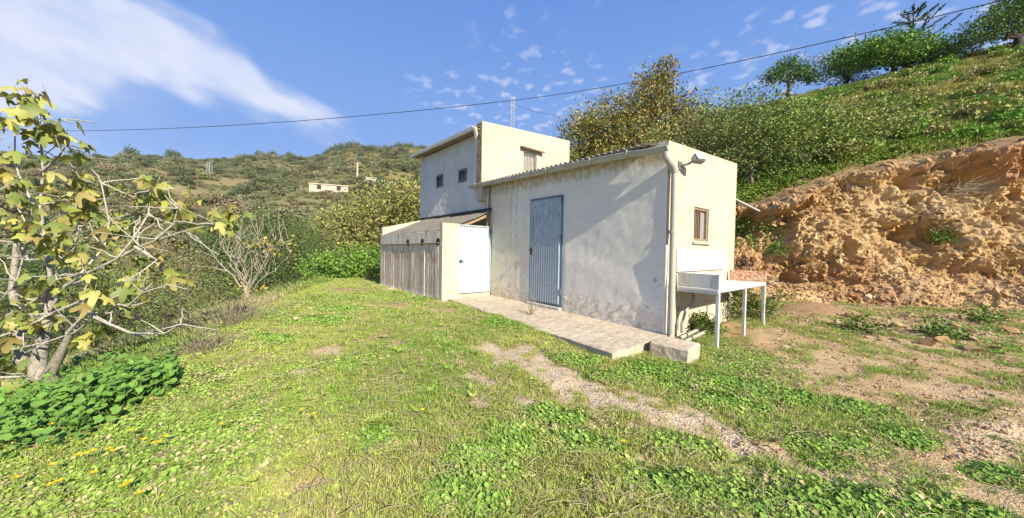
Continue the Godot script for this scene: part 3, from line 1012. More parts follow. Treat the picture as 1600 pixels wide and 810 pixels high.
func build_counter() -> void:
	var B := Basis(Vector3.UP, house_turn)
	var c := thing("outdoor_counter", "white outdoor counter on three thin legs with terracotta end panel beside the gable", "counter", CORNER, house_turn)
	var mb := MB.new()
	mb.box(Vector3(0.30, 0.63, -1.37), Vector3(0.56, 0.06, 2.12), Basis(), 0.014)
	obj("countertop", mb, M.white_paint, c)
	mb = MB.new()
	mb.box(Vector3(0.30, 0.592, -0.325), Vector3(0.55, 0.016, 0.03))
	obj("edge_trim", mb, M.blue_sheet, c)
	for k in 2:
		mb = MB.new()
		var x0 := 0.025 if k == 0 else 0.19
		var x1 := 0.186 if k == 0 else 0.553
		mb.box(Vector3((x0 + x1) / 2, 0.757, -0.335), Vector3(x1 - x0, 0.19, 0.03), Basis(), 0.004)
		obj("end_tile", mb, M.white_paint, c)
	mb = MB.new()
	mb.box(Vector3(0.565, 0.757, -0.335), Vector3(0.024, 0.20, 0.045), Basis(), 0.004)
	obj("end_trim", mb, M.white_paint, c)
	mb = MB.new()
	var tb := Basis(Vector3.UP, 0.16)
	mb.box(Vector3(0.31, 0.752, -2.40), Vector3(0.54, 0.18, 0.035), tb, 0.003)
	for k in mb.v.size():
		mb.uv[k] = Vector2(mb.v[k].x / 0.55, (0.85 - mb.v[k].y) / 0.2)
	var tp := obj("terracotta_panel", mb, M.terracotta, c)
	tp.set_meta("label", "broken terracotta tiles set in cement")
	mb = MB.new()
	mb.box(Vector3(0.022, 1.025, -1.2), Vector3(0.03, 0.33, 1.86), Basis(), 0.005)
	obj("splashback", mb, M.white_paint, c)
	for q in [[-0.345, -0.24], [-1.41, -0.2], [-2.41, -0.12]]:
		mb = MB.new()
		mb.box(Vector3(0.555, 0.18, q[0]), Vector3(0.045, 0.84, 0.045), Basis(), 0.005)
		var l := obj("leg", mb, M.white_paint, c)
		mb = MB.new()
		mb.box(Vector3(0.555, q[1] - 0.02, q[0]), Vector3(0.2, 0.05, 0.17), Basis(Vector3.UP, 0.3), 0.02)
		obj("foot_pad", mb, M.concrete, l)
	mb = MB.new()
	mb.box(Vector3(0.2, 0.575, -0.95), Vector3(0.30, 0.05, 0.45), Basis(), 0.02)
	obj("basin", mb, M.cement, c)
	mb = MB.new()
	mb.tube([Vector3(0.14, 0.56, -0.6), Vector3(0.15, 0.42, -0.57), Vector3(0.11, 0.30, -0.42), Vector3(0.09, 0.1, -0.35), Vector3(0.1, -0.02, -0.34)], [0.02], 8)
	obj("waste_pipe", mb, M.grey_metal, c)
	# pipes lying along the foot of the gable
	for k in 2:
		mb = MB.new()
		mb.tube([Vector3(0.15 + 0.07 * k, -0.06 - 0.03 * k, -0.18), Vector3(0.13 + 0.08 * k, -0.03 - 0.03 * k, -0.8), Vector3(0.12 + 0.08 * k, -0.0 - 0.03 * k, -1.25 - 0.1 * k)], [0.026], 8)
		var o := obj("ground_pipe", mb, M.pvc, self)
		o.position = CORNER; o.rotation.y = house_turn
		tag(o, ["grey water pipe lying against the foot of the gable wall", "grey water pipe lying just out from the gable wall pipe"][k], "pipe")
	mb = MB.new()
	mb.box(Vector3(0.008, 0.16, -1.1), Vector3(0.012, 0.34, 1.35), Basis(), 0.004)
	obj("cement_dado", mb, M.gable, c)
	# flood lamp on the gable
	var f := thing("flood_lamp", "small dark flood lamp fixed high on the gable wall", "lamp", CORNER + B * Vector3(0.0, 2.42, -0.33), house_turn)
	mb = MB.new()
	mb.box(Vector3(0.012, -0.03, 0.0), Vector3(0.02, 0.12, 0.10), Basis(), 0.004)
	mb.tube([Vector3(0.015, -0.03, 0), Vector3(0.11, -0.01, -0.05), Vector3(0.16, 0.03, -0.08)], [0.016], 6)
	obj("lamp_bracket", mb, M.lamp_body, f)
	var lb := Basis(Vector3.UP, -0.35) * Basis(Vector3(0, 0, 1), 0.55)
	mb = MB.new()
	mb.box(Vector3(0.22, 0.06, -0.12), Vector3(0.08, 0.12, 0.18), lb, 0.02)
	for k in 5:
		mb.box(Vector3(0.22, 0.06, -0.12) + lb * Vector3(-0.05, 0, -0.066 + k * 0.033), Vector3(0.03, 0.105, 0.007), lb)
	obj("lamp_housing", mb, M.grey_metal, f)
	mb = MB.new()
	mb.box(Vector3(0.22, 0.06, -0.12) + lb * Vector3(0.042, 0, 0), Vector3(0.006, 0.105, 0.165), lb)
	obj("lamp_glass", mb, M.pvc_white, f)
	# stay rod behind the gable
	mb = MB.new()
	mb.tube([Vector3(-0.05, 2.2, -2.7), Vector3(0.3, 1.95, -3.0)], [0.02], 6)
	var st := obj("stay_rod", mb, M.pvc, self)
	st.position = CORNER; st.rotation.y = house_turn
	tag(st, "short pale rod sticking out behind the gable wall corner", "rod")

func build_slab() -> void:
	# concrete apron along the front wall and a loose step block at its end
	var mb := MB.new()
	var pr := RandomNumberGenerator.new(); pr.seed = 9
	var nu := 70
	var nw := 18
	var outer := func(u: float) -> float:
		return lerpf(1.13, 1.37, clampf((u + 3.85) / 3.9, 0, 1)) + n_mid.get_noise_2d(u * 4.0, 3.0) * 0.025
	for j in nw + 1:
		for i in nu + 1:
			var u := lerpf(-4.1, 0.09, float(i) / nu)
			var w: float = outer.call(u) * j / nw
			if i == nu: u += n_mid.get_noise_2d(w * 4.0, 8.0) * 0.02
			var y := lerpf(0.085, 0.0, (u + 4.1) / 4.2) - 0.012 * w + n_mid.get_noise_2d(u * 2.0, w * 2.0) * 0.012
			mb.vert(Vector3(u, y, w), Vector3.UP)
	var na := nu + 1
	for j in nw:
		for i in nu:
			var k := j * na + i
			mb.face(k, k + na, k + na + 1); mb.face(k, k + na + 1, k + 1)
	for i in nu:
		var a := mb.v[nw * na + i]
		var b := mb.v[nw * na + i + 1]
		var drop := Vector3(0, -0.25, -0.03)
		mb.out_quad(a, b, b + drop, a + drop, Vector3.BACK)
	for j in nw:
		var a := mb.v[j * na + nu]
		var b := mb.v[(j + 1) * na + nu]
		var drop := Vector3(-0.02, -0.3, 0)
		mb.out_quad(a, b, b + drop, a + drop, Vector3.RIGHT)
	var o := struct("pavement", mb, M.concrete)
	o.position = CORNER; o.rotation.y = house_turn
	mb = MB.new()
	mb.box(Vector3(0.36, -0.07, 0.44), Vector3(0.46, 0.20, 0.44), Basis(Vector3.UP, 0.12) * Basis(Vector3(0, 0, 1), -0.03), 0.02)
	var s := obj("concrete_block", mb, M.concrete)
	s.position = CORNER; s.rotation.y = house_turn
	tag(s, "broken concrete step block at the end of the pavement below the downpipe", "step")

# ------------------------------------------------------------------ ground cover maps (world metres)
const GX0 := -10.0
const GZ0 := -16.0
const CELL := 0.05
const GW := 520
const GH := 330
var bare := PackedFloat32Array()
var lush := PackedFloat32Array()
var gravel := PackedFloat32Array()

func cell_of(x: float, z: float) -> int:
	var i := int((x - GX0) / CELL)
	var j := int((z - GZ0) / CELL)
	if i < 0 or j < 0 or i >= GW or j >= GH:
		return -1
	return j * GW + i

func splat(field: PackedFloat32Array, p: Vector3, rx: float, rz: float, amount: float, turn := 0.0) -> void:
	var rad := maxf(rx, rz) * 1.4
	var ct := cos(turn)
	var st := sin(turn)
	for j in range(maxi(0, int((p.z - rad - GZ0) / CELL)), mini(GH, int((p.z + rad - GZ0) / CELL) + 1)):
		for i in range(maxi(0, int((p.x - rad - GX0) / CELL)), mini(GW, int((p.x + rad - GX0) / CELL) + 1)):
			var x := GX0 + i * CELL - p.x
			var z := GZ0 + j * CELL - p.z
			var a := (x * ct + z * st) / rx
			var b := (-x * st + z * ct) / rz
			var d := sqrt(a * a + b * b) + n_mid.get_noise_2d((x + p.x) * 4.0, (z + p.z) * 4.0) * 0.8
			if d < 1.15:
				var k := j * GW + i
				field[k] = maxf(field[k], amount * smoothstep(1.15, 0.15, d) * clampf(1.12 + n_fine.get_noise_2d((x + p.x) * 3.0, (z + p.z) * 3.0) * 0.9, 0.0, 1.0))

func make_cover_maps() -> void:
	bare.resize(GW * GH); lush.resize(GW * GH); gravel.resize(GW * GH)
	for j in GH:
		for i in GW:
			var x := GX0 + i * CELL
			var z := GZ0 + j * CELL
			var k := j * GW + i
			var nb := n_mid.get_noise_2d(x * 1.6 + 300.0, z * 1.6)
			var na := n_low.get_noise_2d(x * 3.0, z * 3.0 + 70.0)
			# trodden, thin ground towards the bank
			var right := smoothstep(1.6, 3.4, x + 0.1 * z)
			bare[k] = clampf(0.16 + nb * 0.9 + na * 0.5 + n_fine.get_noise_2d(x * 2.5, z * 2.5) * 0.4, 0.0, 0.85) * (1.0 - right) + right * clampf(0.66 + nb * 1.1 + na * 0.5, 0.0, 1.0)
			lush[k] = clampf(na * 1.2 + nb * 0.6 - 0.1, 0.0, 0.6)
	# worn track of pale gravel from the slab towards the right edge
	var track := [[770, 545, 0.3], [805, 555, 0.4], [850, 575, 0.36], [890, 598, 0.32], [930, 620, 0.34], [985, 633, 0.38], [1040, 645, 0.34], [1100, 668, 0.26], [1160, 692, 0.22], [1215, 712, 0.2], [1280, 733, 0.2], [1350, 745, 0.2], [1420, 752, 0.2], [1500, 762, 0.2], [1580, 785, 0.22], [1660, 800, 0.25]]
	for i in track.size() - 1:
		var p0 := on_ground(track[i][0], track[i][1])
		var p1 := on_ground(track[i + 1][0], track[i + 1][1])
		var along := atan2(p1.z - p0.z, p1.x - p0.x)
		for k in 4:
			var t := k / 4.0
			var w: float = lerpf(track[i][2], track[i + 1][2], t)
			var p := p0.lerp(p1, t)
			splat(bare, p, w * 1.3, w, 1.0, along)
			splat(gravel, p, w * 1.2, w * 0.9, 1.0 if track[i][0] < 1120 else 0.25, along)
	var spots := [  # px, py, along, across, bare, gravel
		[560, 452, 0.9, 0.45, 1.0, 0.1], [620, 478, 1.0, 0.35, 1.0, 0.1], [690, 486, 0.8, 0.3, 1.0, 0.1], [530, 455, 0.5, 0.3, 1.0, 0.1],
		[505, 548, 0.25, 0.18, 1.0, 0.5], [470, 580, 0.22, 0.12, 0.9, 0.6], [655, 515, 0.35, 0.15, 0.8, 0.6], [760, 600, 0.2, 0.13, 0.9, 0.8], [740, 625, 0.2, 0.12, 0.9, 0.6], [820, 628, 0.2, 0.1, 0.8, 0.8], [735, 590, 0.25, 0.12, 0.8, 0.6],
		[865, 668, 0.08, 0.06, 0.9, 1.0], [985, 715, 0.16, 0.08, 0.9, 0.2], [960, 770, 0.14, 0.07, 0.9, 0.2], [1090, 735, 0.25, 0.07, 1.0, 0.6], [1130, 728, 0.25, 0.06, 1.0, 0.7],
		[110, 712, 0.14, 0.06, 0.8, 0.0], [40, 742, 0.14, 0.06, 0.8, 0.0], [330, 595, 0.3, 0.1, 0.8, 0.0], [270, 610, 0.2, 0.1, 0.8, 0.0],
		[1250, 575, 0.8, 0.3, 1.0, 0.2], [1380, 600, 1.0, 0.3, 1.0, 0.1], [1500, 610, 1.0, 0.3, 0.95, 0.2], [1330, 560, 0.9, 0.3, 0.9, 0.2], [1500, 670, 0.6, 0.22, 1.0, 0.7], [1540, 700, 0.5, 0.2, 0.9, 0.4], [1200, 540, 0.6, 0.3, 0.8, 0.0], [1580, 640, 0.6, 0.2, 0.95, 0.2],
		[600, 800, 0.12, 0.05, 0.7, 0.0], [420, 790, 0.2, 0.08, 0.7, 0.0]]
	for q in spots:
		var p := on_ground(q[0], q[1])
		splat(bare, p, q[2], q[3], q[4])
		splat(gravel, p, q[2] * 0.9, q[3] * 0.9, q[5])
	var thick := [[880, 560, 0.5, 0.3], [830, 520, 0.5, 0.25], [950, 585, 0.45, 0.25], [1000, 580, 0.3, 0.25], [780, 505, 0.5, 0.2], [1040, 575, 0.4, 0.2],
		[750, 720, 0.35, 0.22], [820, 690, 0.4, 0.2], [720, 770, 0.3, 0.16], [900, 690, 0.35, 0.16], [600, 680, 0.25, 0.14], [860, 650, 0.3, 0.15],
		[1250, 785, 0.35, 0.12], [1330, 780, 0.4, 0.13], [1420, 790, 0.4, 0.12], [1180, 790, 0.3, 0.1], [1500, 800, 0.3, 0.1], [1110, 770, 0.3, 0.12],
		[1060, 690, 0.3, 0.12], [1150, 600, 0.4, 0.18], [1120, 625, 0.4, 0.16], [1240, 620, 0.4, 0.18], [1390, 685, 0.35, 0.16], [1340, 640, 0.4, 0.16], [1300, 690, 0.25, 0.1], [1560, 740, 0.3, 0.1],
		[500, 500, 0.6, 0.3], [540, 485, 0.6, 0.25], [430, 530, 0.4, 0.25], [660, 470, 0.8, 0.2], [620, 462, 0.7, 0.15], [1010, 755, 0.3, 0.1], [730, 480, 0.3, 0.12]]
	for q in thick:
		var p := on_ground(q[0], q[1])
		splat(lush, p, q[2], q[3], 1.0)
	for k in bare.size():
		lush[k] *= 1.0 - gravel[k]
		bare[k] = clampf(bare[k] - lush[k] * 0.5, 0.0, 1.0)

func cover(field: PackedFloat32Array, x: float, z: float, other: float) -> float:
	var k := cell_of(x, z)
	return other if k < 0 else field[k]

func ground_color(x: float, z: float, d: float, e: float, r: float) -> Color:
	var nb := n_mid.get_noise_2d(x * 0.9, z * 0.9)
	var nf := n_fine.get_noise_2d(x * 2.0, z * 2.0)
	if r > 34.0 and d < 1.0:
		# far slope: pale ochre soil, dry grass and green swards
		var a := n_low.get_noise_2d(x * 0.35, z * 0.35)
		var b := n_mid.get_noise_2d(x * 0.12, z * 0.12 + 50.0)
		var q := Color(0.27, 0.23, 0.125).lerp(Color(0.17, 0.19, 0.075), clampf(0.45 + a * 1.3 + b * 0.4, 0, 1))
		q = q.lerp(Color(0.44, 0.33, 0.20), clampf(b * 2.0 - 0.55 + nb * 0.4, 0, 0.6))
		return q
	var grass := Color(0.27, 0.25, 0.095).lerp(Color(0.42, 0.34, 0.17), clampf(0.4 + nb * 0.8 + nf * 0.4, 0, 1))
	var soil := Color(0.47, 0.33, 0.18).lerp(Color(0.56, 0.42, 0.25), clampf(0.5 + nb + nf * 0.5, 0, 1))
	var stones := Color(0.68, 0.565, 0.41)
	if d > 1.0:
		return Color(0.17, 0.18, 0.06).lerp(Color(0.32, 0.25, 0.125), clampf(0.25 + nb * 0.9 + nf * 0.4, 0, 1))
	if e > 0.3:
		return grass.lerp(Color(0.19, 0.15, 0.085), clampf(0.4 + nb, 0, 1))
	var b := cover(bare, x, z, 0.2)
	var g := cover(gravel, x, z, 0.0)
	return grass.lerp(soil, smoothstep(0.2, 0.75, b + nf * 0.15)).lerp(stones, g * 0.85)

func build_ground() -> void:
	var angles := []
	var a := -180.0
	while a < 180.0:
		angles.append(deg_to_rad(a))
		a += 0.4 if absf(a) < 70.0 else 5.0
	angles.append(deg_to_rad(180.0))
	var radii := [0.0]
	var r := 0.4
	while r < 620.0:
		radii.append(r)
		r *= 1.021 if r < 60.0 else 1.03
	var na := angles.size()
	var pos := PackedVector3Array()
	var col := PackedColorArray()
	var zone := PackedByteArray()
	for rr in radii:
		for an in angles:
			var x: float = sin(an) * rr
			var z: float = -cos(an) * rr
			var d := side_of(bank_toe, x, z)
			var e := side_of(terrace_edge, x, z)
			pos.append(Vector3(x, ground_height(x, z), z))
			col.append(ground_color(x, z, d, e, rr))
			zone.append(1 if d > 0.9 else (2 if rr > 34.0 else 0))
	var nor := PackedVector3Array()
	nor.resize(pos.size())
	for j in radii.size():
		for i in na:
			var k := j * na + i
			var p1 := pos[mini(j + 1, radii.size() - 1) * na + i]
			var p0 := pos[maxi(j - 1, 0) * na + i]
			var q1 := pos[j * na + mini(i + 1, na - 1)]
			var q0 := pos[j * na + maxi(i - 1, 0)]
			var n := (q1 - q0).cross(p1 - p0)
			nor[k] = Vector3.UP if n.length() < 1e-9 else (n.normalized() if n.y > 0.0 else -n.normalized())
	var names := ["ground", "grassy_slope", "far_hillside"]
	for zn in 3:
		var mb := MB.new()
		mb.v = pos; mb.n = nor; mb.c = col
		mb.uv.resize(pos.size())
		for j in radii.size() - 1:
			for i in na - 1:
				var k := j * na + i
				if zone[k] != zn:
					continue
				mb.face(k, k + 1, k + na + 1)
				mb.face(k, k + na + 1, k + na)
		# keep only the vertices in use
		var remap := {}
		var out := MB.new()
		for q in mb.idx:
			if not remap.has(q):
				remap[q] = out.v.size()
				out.v.append(pos[q]); out.n.append(nor[q]); out.c.append(col[q]); out.uv.append(Vector2.ZERO)
			out.idx.append(remap[q])
		struct(names[zn], out, M.earth)

func rock_mesh(s: int, flat: float) -> ArrayMesh:
	# a broken lump: a subdivided cube pushed to a sphere and cut by a few planes
	var pr := RandomNumberGenerator.new(); pr.seed = s
	var planes := []
	for k in 14:
		planes.append([Vector3(pr.randf_range(-1, 1), pr.randf_range(-1, 1), pr.randf_range(-1, 1)).normalized(), pr.randf_range(0.35, 0.72)])
	var mb := MB.new()
	var res := 4
	for ax in 3:
		for sg in [-1.0, 1.0]:
			for j in res:
				for i in res:
					var q := []
					for e in [[i, j], [i + 1, j], [i + 1, j + 1], [i, j + 1]]:
						var p := Vector3()
						p[ax] = sg
						p[(ax + 1) % 3] = -1.0 + 2.0 * e[0] / res
						p[(ax + 2) % 3] = -1.0 + 2.0 * e[1] / res
						p = p.normalized()
						for pl in planes:
							var over: float = p.dot(pl[0]) - pl[1]
							if over > 0.0: p -= pl[0] * over
						p.y *= flat
						q.append(p * 0.5)
					mb.out_quad(q[0], q[1], q[2], q[3], q[0] + q[2])
	return mb.done(M.stone)

func bank_point(s: float) -> Array:
	# place on the toe line and the uphill direction, s in metres from the start
	var left := s
	for i in range(2, bank_toe.size() - 1):
		var a: Vector2 = bank_toe[i]
		var b: Vector2 = bank_toe[i + 1]
		var l := a.distance_to(b)
		if left <= l:
			var t := left / l
			var d := (b - a) / l
			var d0: Vector2 = (a - (bank_toe[i - 1] as Vector2)).normalized()
			var d1: Vector2 = ((bank_toe[i + 2] as Vector2) - b).normalized() if i + 2 < bank_toe.size() else d
			var dd := (d0.lerp(d, 0.5).lerp(d, smoothstep(0.0, 0.5, t)) if t < 0.5 else d.lerp(d.lerp(d1, 0.5), smoothstep(0.5, 1.0, t))).normalized()
			return [a.lerp(b, t), Vector2(dd.y, -dd.x)]
		left -= l
	return [bank_toe[-1], Vector2(0, -1)]

func build_bank() -> void:
	var mb := MB.new()
	mb.faceted = true
	var s0 := 6.2
	var s1 := 30.0
	var ds := 0.04
	var cols := int((s1 - s0) / ds)
	var rows := 100
	var over := 14
	var pos := PackedVector3Array()
	for i in cols + 1:
		var bp := bank_point(s0 + ds * i)
		var o: Vector2 = bp[0]
		var n: Vector2 = bp[1]
		var foot := ground_height(o.x - n.x * 0.4, o.y - n.y * 0.4) - 0.25
		var top_at := o + n * 1.15
		var top := maxf(hill_plane(top_at.x, top_at.y), 0.6) + n_mid.get_noise_2d(top_at.x * 1.5, top_at.y * 1.5) * 0.12
		for j in rows + over + 1:
			var v := minf(float(j) / rows, 1.0)
			var d := -0.1 + 0.85 * pow(v, 1.2) - 0.38 * smoothstep(0.78, 0.93, v) + 0.5 * smoothstep(0.94, 1.0, v)
			var spill := smoothstep(10.0, 13.0, s0 + ds * i) * (0.55 + 0.9 * n_low.get_noise_2d((s0 + ds * i) * 4.0, 2.0))
			if v < 0.24: d -= spill * 1.3 * pow(1.0 - v / 0.24, 1.0)
			var y := lerpf(foot, top, v)
			var p := Vector3(o.x + n.x * d, y, o.y + n.y * d)
			var c1 := n_cell.get_noise_3d(p.x * 1.0, p.y * 0.9, p.z * 1.0)
			var c2 := n_cell2.get_noise_3d(p.x, p.y * 1.2, p.z)
			var f := n_mid.get_noise_3d(p.x * 0.9, p.y * 0.8, p.z * 0.9)
			var ff := n_fine.get_noise_3d(p.x * 3.0, p.y * 3.0, p.z * 3.0)
			var cleft := 1.0 - minf(absf(n_mid.get_noise_3d(p.x * 0.7 + 31.0, p.y * 0.45, p.z * 0.7)) * 12.0, 1.0)
			var big := n_low.get_noise_3d(p.x * 4.2, p.y * 4.2, p.z * 4.2)
			var out := (0.07 * c1 + 0.03 * c2 + 0.28 * f + 0.85 * big + 0.10 * ff - 0.12 * cleft) * smoothstep(0.05, 0.3, v) + 0.05 * ff
			out -= 0.40 * smoothstep(0.12, 0.40, n_low.get_noise_3d(p.x * 5.5 + 17.0, p.y * 5.0, p.z * 5.5)) * smoothstep(0.12, 0.3, v) * smoothstep(0.95, 0.8, v)
			var fade := smoothstep(1.02, 0.9, v) * 0.9 + 0.1
			p -= Vector3(n.x, 0.0, n.y) * out * fade
			p.y += 0.05 * c2 * fade
			if j > rows:
				var t := float(j - rows) / over
				var back := 0.95 + t * 1.3
				p = Vector3(o.x + n.x * back, 0, o.y + n.y * back)
				p.y = lerpf(top, ground_height(p.x, p.z) + 0.03, smoothstep(0.0, 0.6, t)) - 0.25 * smoothstep(0.75, 1.0, t)
			pos.append(p)
			var q := Color(0.49, 0.325, 0.15).lerp(Color(0.61, 0.455, 0.245), clampf(0.5 + f * 0.7 + c1 * 0.6, 0, 1))
			q = q.lerp(Color(0.66, 0.53, 0.33), clampf(c2 * 0.9 - 0.3 + ff * 0.6, 0, 0.7))
			q = q.lerp(Color(0.42, 0.22, 0.11), clampf(n_low.get_noise_3d(p.x * 3.0, p.y * 5.0, p.z * 3.0) * 2.0 - 0.25 + ff * 0.5 + 0.5 * smoothstep(0.7, 1.0, v) * c1, 0, 0.7))
			q = q.lerp(Color(0.46, 0.24, 0.13), clampf((v - 0.78 + 0.35 * f + 0.2 * big) * 3.0, 0.0, 0.55) * clampf(0.7 + ff * 1.5, 0.0, 1.0))
			if v < 0.24: q = q.lerp(Color(0.45, 0.28, 0.16), 0.7 * clampf(spill, 0.0, 1.0) * clampf(0.7 + ff, 0.0, 1.0))
			if v > 0.965 + ff * 0.06:
				q = q.lerp(Color(0.17, 0.13, 0.065), 0.7)
			mb.col = q
			mb.vert(p, Vector3.UP)
	var nr := rows + over + 1
	for i in cols + 1:
		for j in nr:
			var k := i * nr + j
			var du := pos[mini(i + 1, cols) * nr + j] - pos[maxi(i - 1, 0) * nr + j]
			var dv := pos[i * nr + mini(j + 1, nr - 1)] - pos[i * nr + maxi(j - 1, 0)]
			mb.n[k] = du.cross(dv).normalized()
	for i in cols:
		for j in nr - 1:
			var k := i * nr + j
			mb.face(k, k + nr, k + nr + 1); mb.face(k, k + nr + 1, k + 1)
	var bank := struct("earth_bank", mb, M.earth)
	# stones: larger ones singly, grit and clods as one part
	var kinds := []
	for k in 6:
		kinds.append(rock_mesh(100 + k, 0.55 + 0.07 * k))
	var tints := []
	for q in [Color(0.52, 0.37, 0.19), Color(0.58, 0.44, 0.25), Color(0.45, 0.28, 0.14), Color(0.64, 0.52, 0.34)]:
		var mt := (M.stone as StandardMaterial3D).duplicate() as StandardMaterial3D
		mt.vertex_color_use_as_albedo = false
		mt.albedo_color = (q as Color).linear_to_srgb()
		tints.append(mt)
	var pr := RandomNumberGenerator.new(); pr.seed = 12
	var big := [[1480, 535, 0.34], [1450, 540, 0.26], [1520, 548, 0.30], [1555, 547, 0.22], [1225, 545, 0.12], [1330, 497, 0.25], [1370, 500, 0.22], [1400, 512, 0.3], [1440, 520, 0.24], [1310, 505, 0.2], [1350, 515, 0.2], [1580, 520, 0.28], [1545, 500, 0.3], [1420, 495, 0.3], [1460, 500, 0.35], [1490, 512, 0.25], [1240, 540, 0.1], [1135, 540, 0.1]]
	for k in 60:
		big.append([pr.randf_range(1280, 1598), 0.0, pr.randf_range(0.06, 0.18)])
	for q in big:
		var py: float = q[1]
		if py == 0.0:
			py = pr.randf_range(482, 530) + (q[0] - 1300.0) * 0.05
		var p := on_ground(q[0], py)
		var st := mesh_of("stone", kinds[pr.randi() % 6], bank)
		st.material_override = null
		st.set_surface_override_material(0, tints[pr.randi() % 4])
		var size: float = q[2]
		st.transform = Transform3D(Basis.from_euler(Vector3(pr.randf_range(-0.5, 0.5), pr.randf() * TAU, pr.randf_range(-0.5, 0.5))).scaled(Vector3(size * pr.randf_range(0.8, 1.3), size * pr.randf_range(0.6, 0.9), size)), p + Vector3(0, size * 0.12, 0))
	# roots and dead stems that hang from the lip
	var roots := MB.new()
	for k in 210:
		var i := pr.randi_range(int(1.6 / ds), int(14.5 / ds))
		var from := pos[i * nr + rows - pr.randi_range(0, 5)]
		var face := pos[i * nr + rows - 30]
		var outward := Vector3(-0.1, 0, 0.25)
		roots.col = Color(0.30, 0.22, 0.14) * pr.randf_range(0.7, 1.4)
		var drop := pr.randf_range(0.15, 0.6)
		var mid := from + outward * 0.5 + Vector3(pr.randfn() * 0.08, -drop * 0.4, pr.randfn() * 0.05)
		var end := Vector3(face.x, from.y - drop, lerpf(from.z, face.z, 0.4)) + outward * 0.6 + Vector3(pr.randfn() * 0.12, 0, 0.05)
		roots.tube([from, mid, end], [0.008, 0.006, 0.003], 4, false)
	var ro := obj("hanging_roots", roots, M.bark, bank)
	ro.set_meta("kind", "stuff")
	# blocks that stand out of the face: the largest singly, the rest as one part
	var fp := [[], [], []]
	var fc := [PackedColorArray(), PackedColorArray(), PackedColorArray()]
	for k in 9000:
		var i := pr.randi_range(int(1.6 / ds), int(14.5 / ds))
		var j := pr.randi_range(8, rows - 3)
		var at := i * nr + j
		var clump := n_mid.get_noise_3d(pos[at].x * 1.3, pos[at].y * 1.3, pos[at].z * 1.3)
		if clump < -0.12 + 0.25 * pr.randf(): continue
		var size := 0.05 + 0.17 * pow(pr.randf(), 2.2) + (0.14 * pr.randf() if pr.randf() < 0.06 else 0.0)
		var du := (pos[at + nr] - pos[at - nr]).normalized()
		var dv := (pos[at + 1] - pos[at - 1]).normalized()
		var nn := du.cross(dv).normalized()
		var turn := Basis(du, nn.cross(du), nn).orthonormalized() * Basis.from_euler(Vector3(pr.randf_range(-0.5, 0.5), pr.randf_range(-0.5, 0.5), pr.randf() * TAU))
		var tr := Transform3D(turn.scaled_local(Vector3(size * pr.randf_range(0.8, 1.6), size * pr.randf_range(0.7, 1.2), size * 0.8)), pos[at] + nn * size * 0.08)
		var q := mb.c[at] * pr.randf_range(0.85, 1.15)
		if size > 0.25 and bank.get_child_count() < 190:
			var st := mesh_of("stone", kinds[pr.randi() % 6], bank)
			st.set_surface_override_material(0, tints[pr.randi() % 4])
			st.transform = tr
		else:
			var kind := pr.randi() % 3
			fp[kind].append(tr)
			fc[kind].append(q)
	for k in 3:
		scatter("clods", kinds[k], fp[k], fc[k], "", "", bank)
	var places := []
	var colors := PackedColorArray()
	for k in 9000:
		var t := pr.randf()
		var p: Vector3
		if t < 0.40:    # on the spill at the foot of the bank
			p = pos[pr.randi_range(int(2.5 / ds), int(14.0 / ds)) * nr + pr.randi_range(3, 27)]
		elif t < 0.55:
			p = on_ground(pr.randf_range(1215, 1640), pr.randf_range(470, 474) + absf(pr.randfn(0.0, 26.0)))
		elif t < 0.75:
			p = on_ground(pr.randf_range(1150, 1640), pr.randf_range(500, 720))
		else:
			p = on_ground(pr.randf_range(760, 1640), pr.randf_range(540, 800))
			if cover(gravel, p.x, p.z, 0.0) < 0.35: continue
		var size := pr.randf_range(0.012, 0.05) * (1.7 if t < 0.55 else 1.0) * (0.6 if t > 0.75 else 1.0)
		places.append(Transform3D(Basis.from_euler(Vector3(pr.randf() * TAU, pr.randf() * TAU, 0)).scaled(Vector3.ONE * size), p + Vector3(0, size * 0.2, 0)))
		var q := Color(0.50, 0.34, 0.19).lerp(Color(0.62, 0.52, 0.38), pr.randf()) if t < 0.75 else Color(0.62, 0.52, 0.38) * pr.randf_range(0.75, 1.15)
		if pr.randf() < 0.25: q = Color(0.36, 0.19, 0.10)
		colors.append(q)
	var mm_mesh: ArrayMesh = kinds[2]
	scatter("rubble", mm_mesh, places, colors, "loose rubble and gravel spilled from the bank over the track", "rubble")
	# pale stones lying loose in the grass
	for q in [[463, 503, 0.22, "white stone lying in the grass towards the lean-to"], [868, 668, 0.09, "small pale stone in the grass beside the gravel track"], [858, 672, 0.06, "pebble next to the small pale stone by the track"], [1228, 545, 0.13, "tilted yellow stone in the soil beyond the counter"]]:
		var sp := on_ground(q[0], q[1])
		var so := mesh_of("loose_stone", kinds[pr.randi() % 6])
		so.set_surface_override_material(0, tints[3])
		so.transform = Transform3D(Basis.from_euler(Vector3(0.2, q[0], 0.1)).scaled(Vector3(q[2], q[2] * 0.7, q[2])), sp + Vector3(0, q[2] * 0.15, 0))
		tag(so, q[3], "stone")
	# a fan of crumbled red earth at the foot
	mb = MB.new()
	var c0 := on_ground(1290, 492)
	var seg := 40
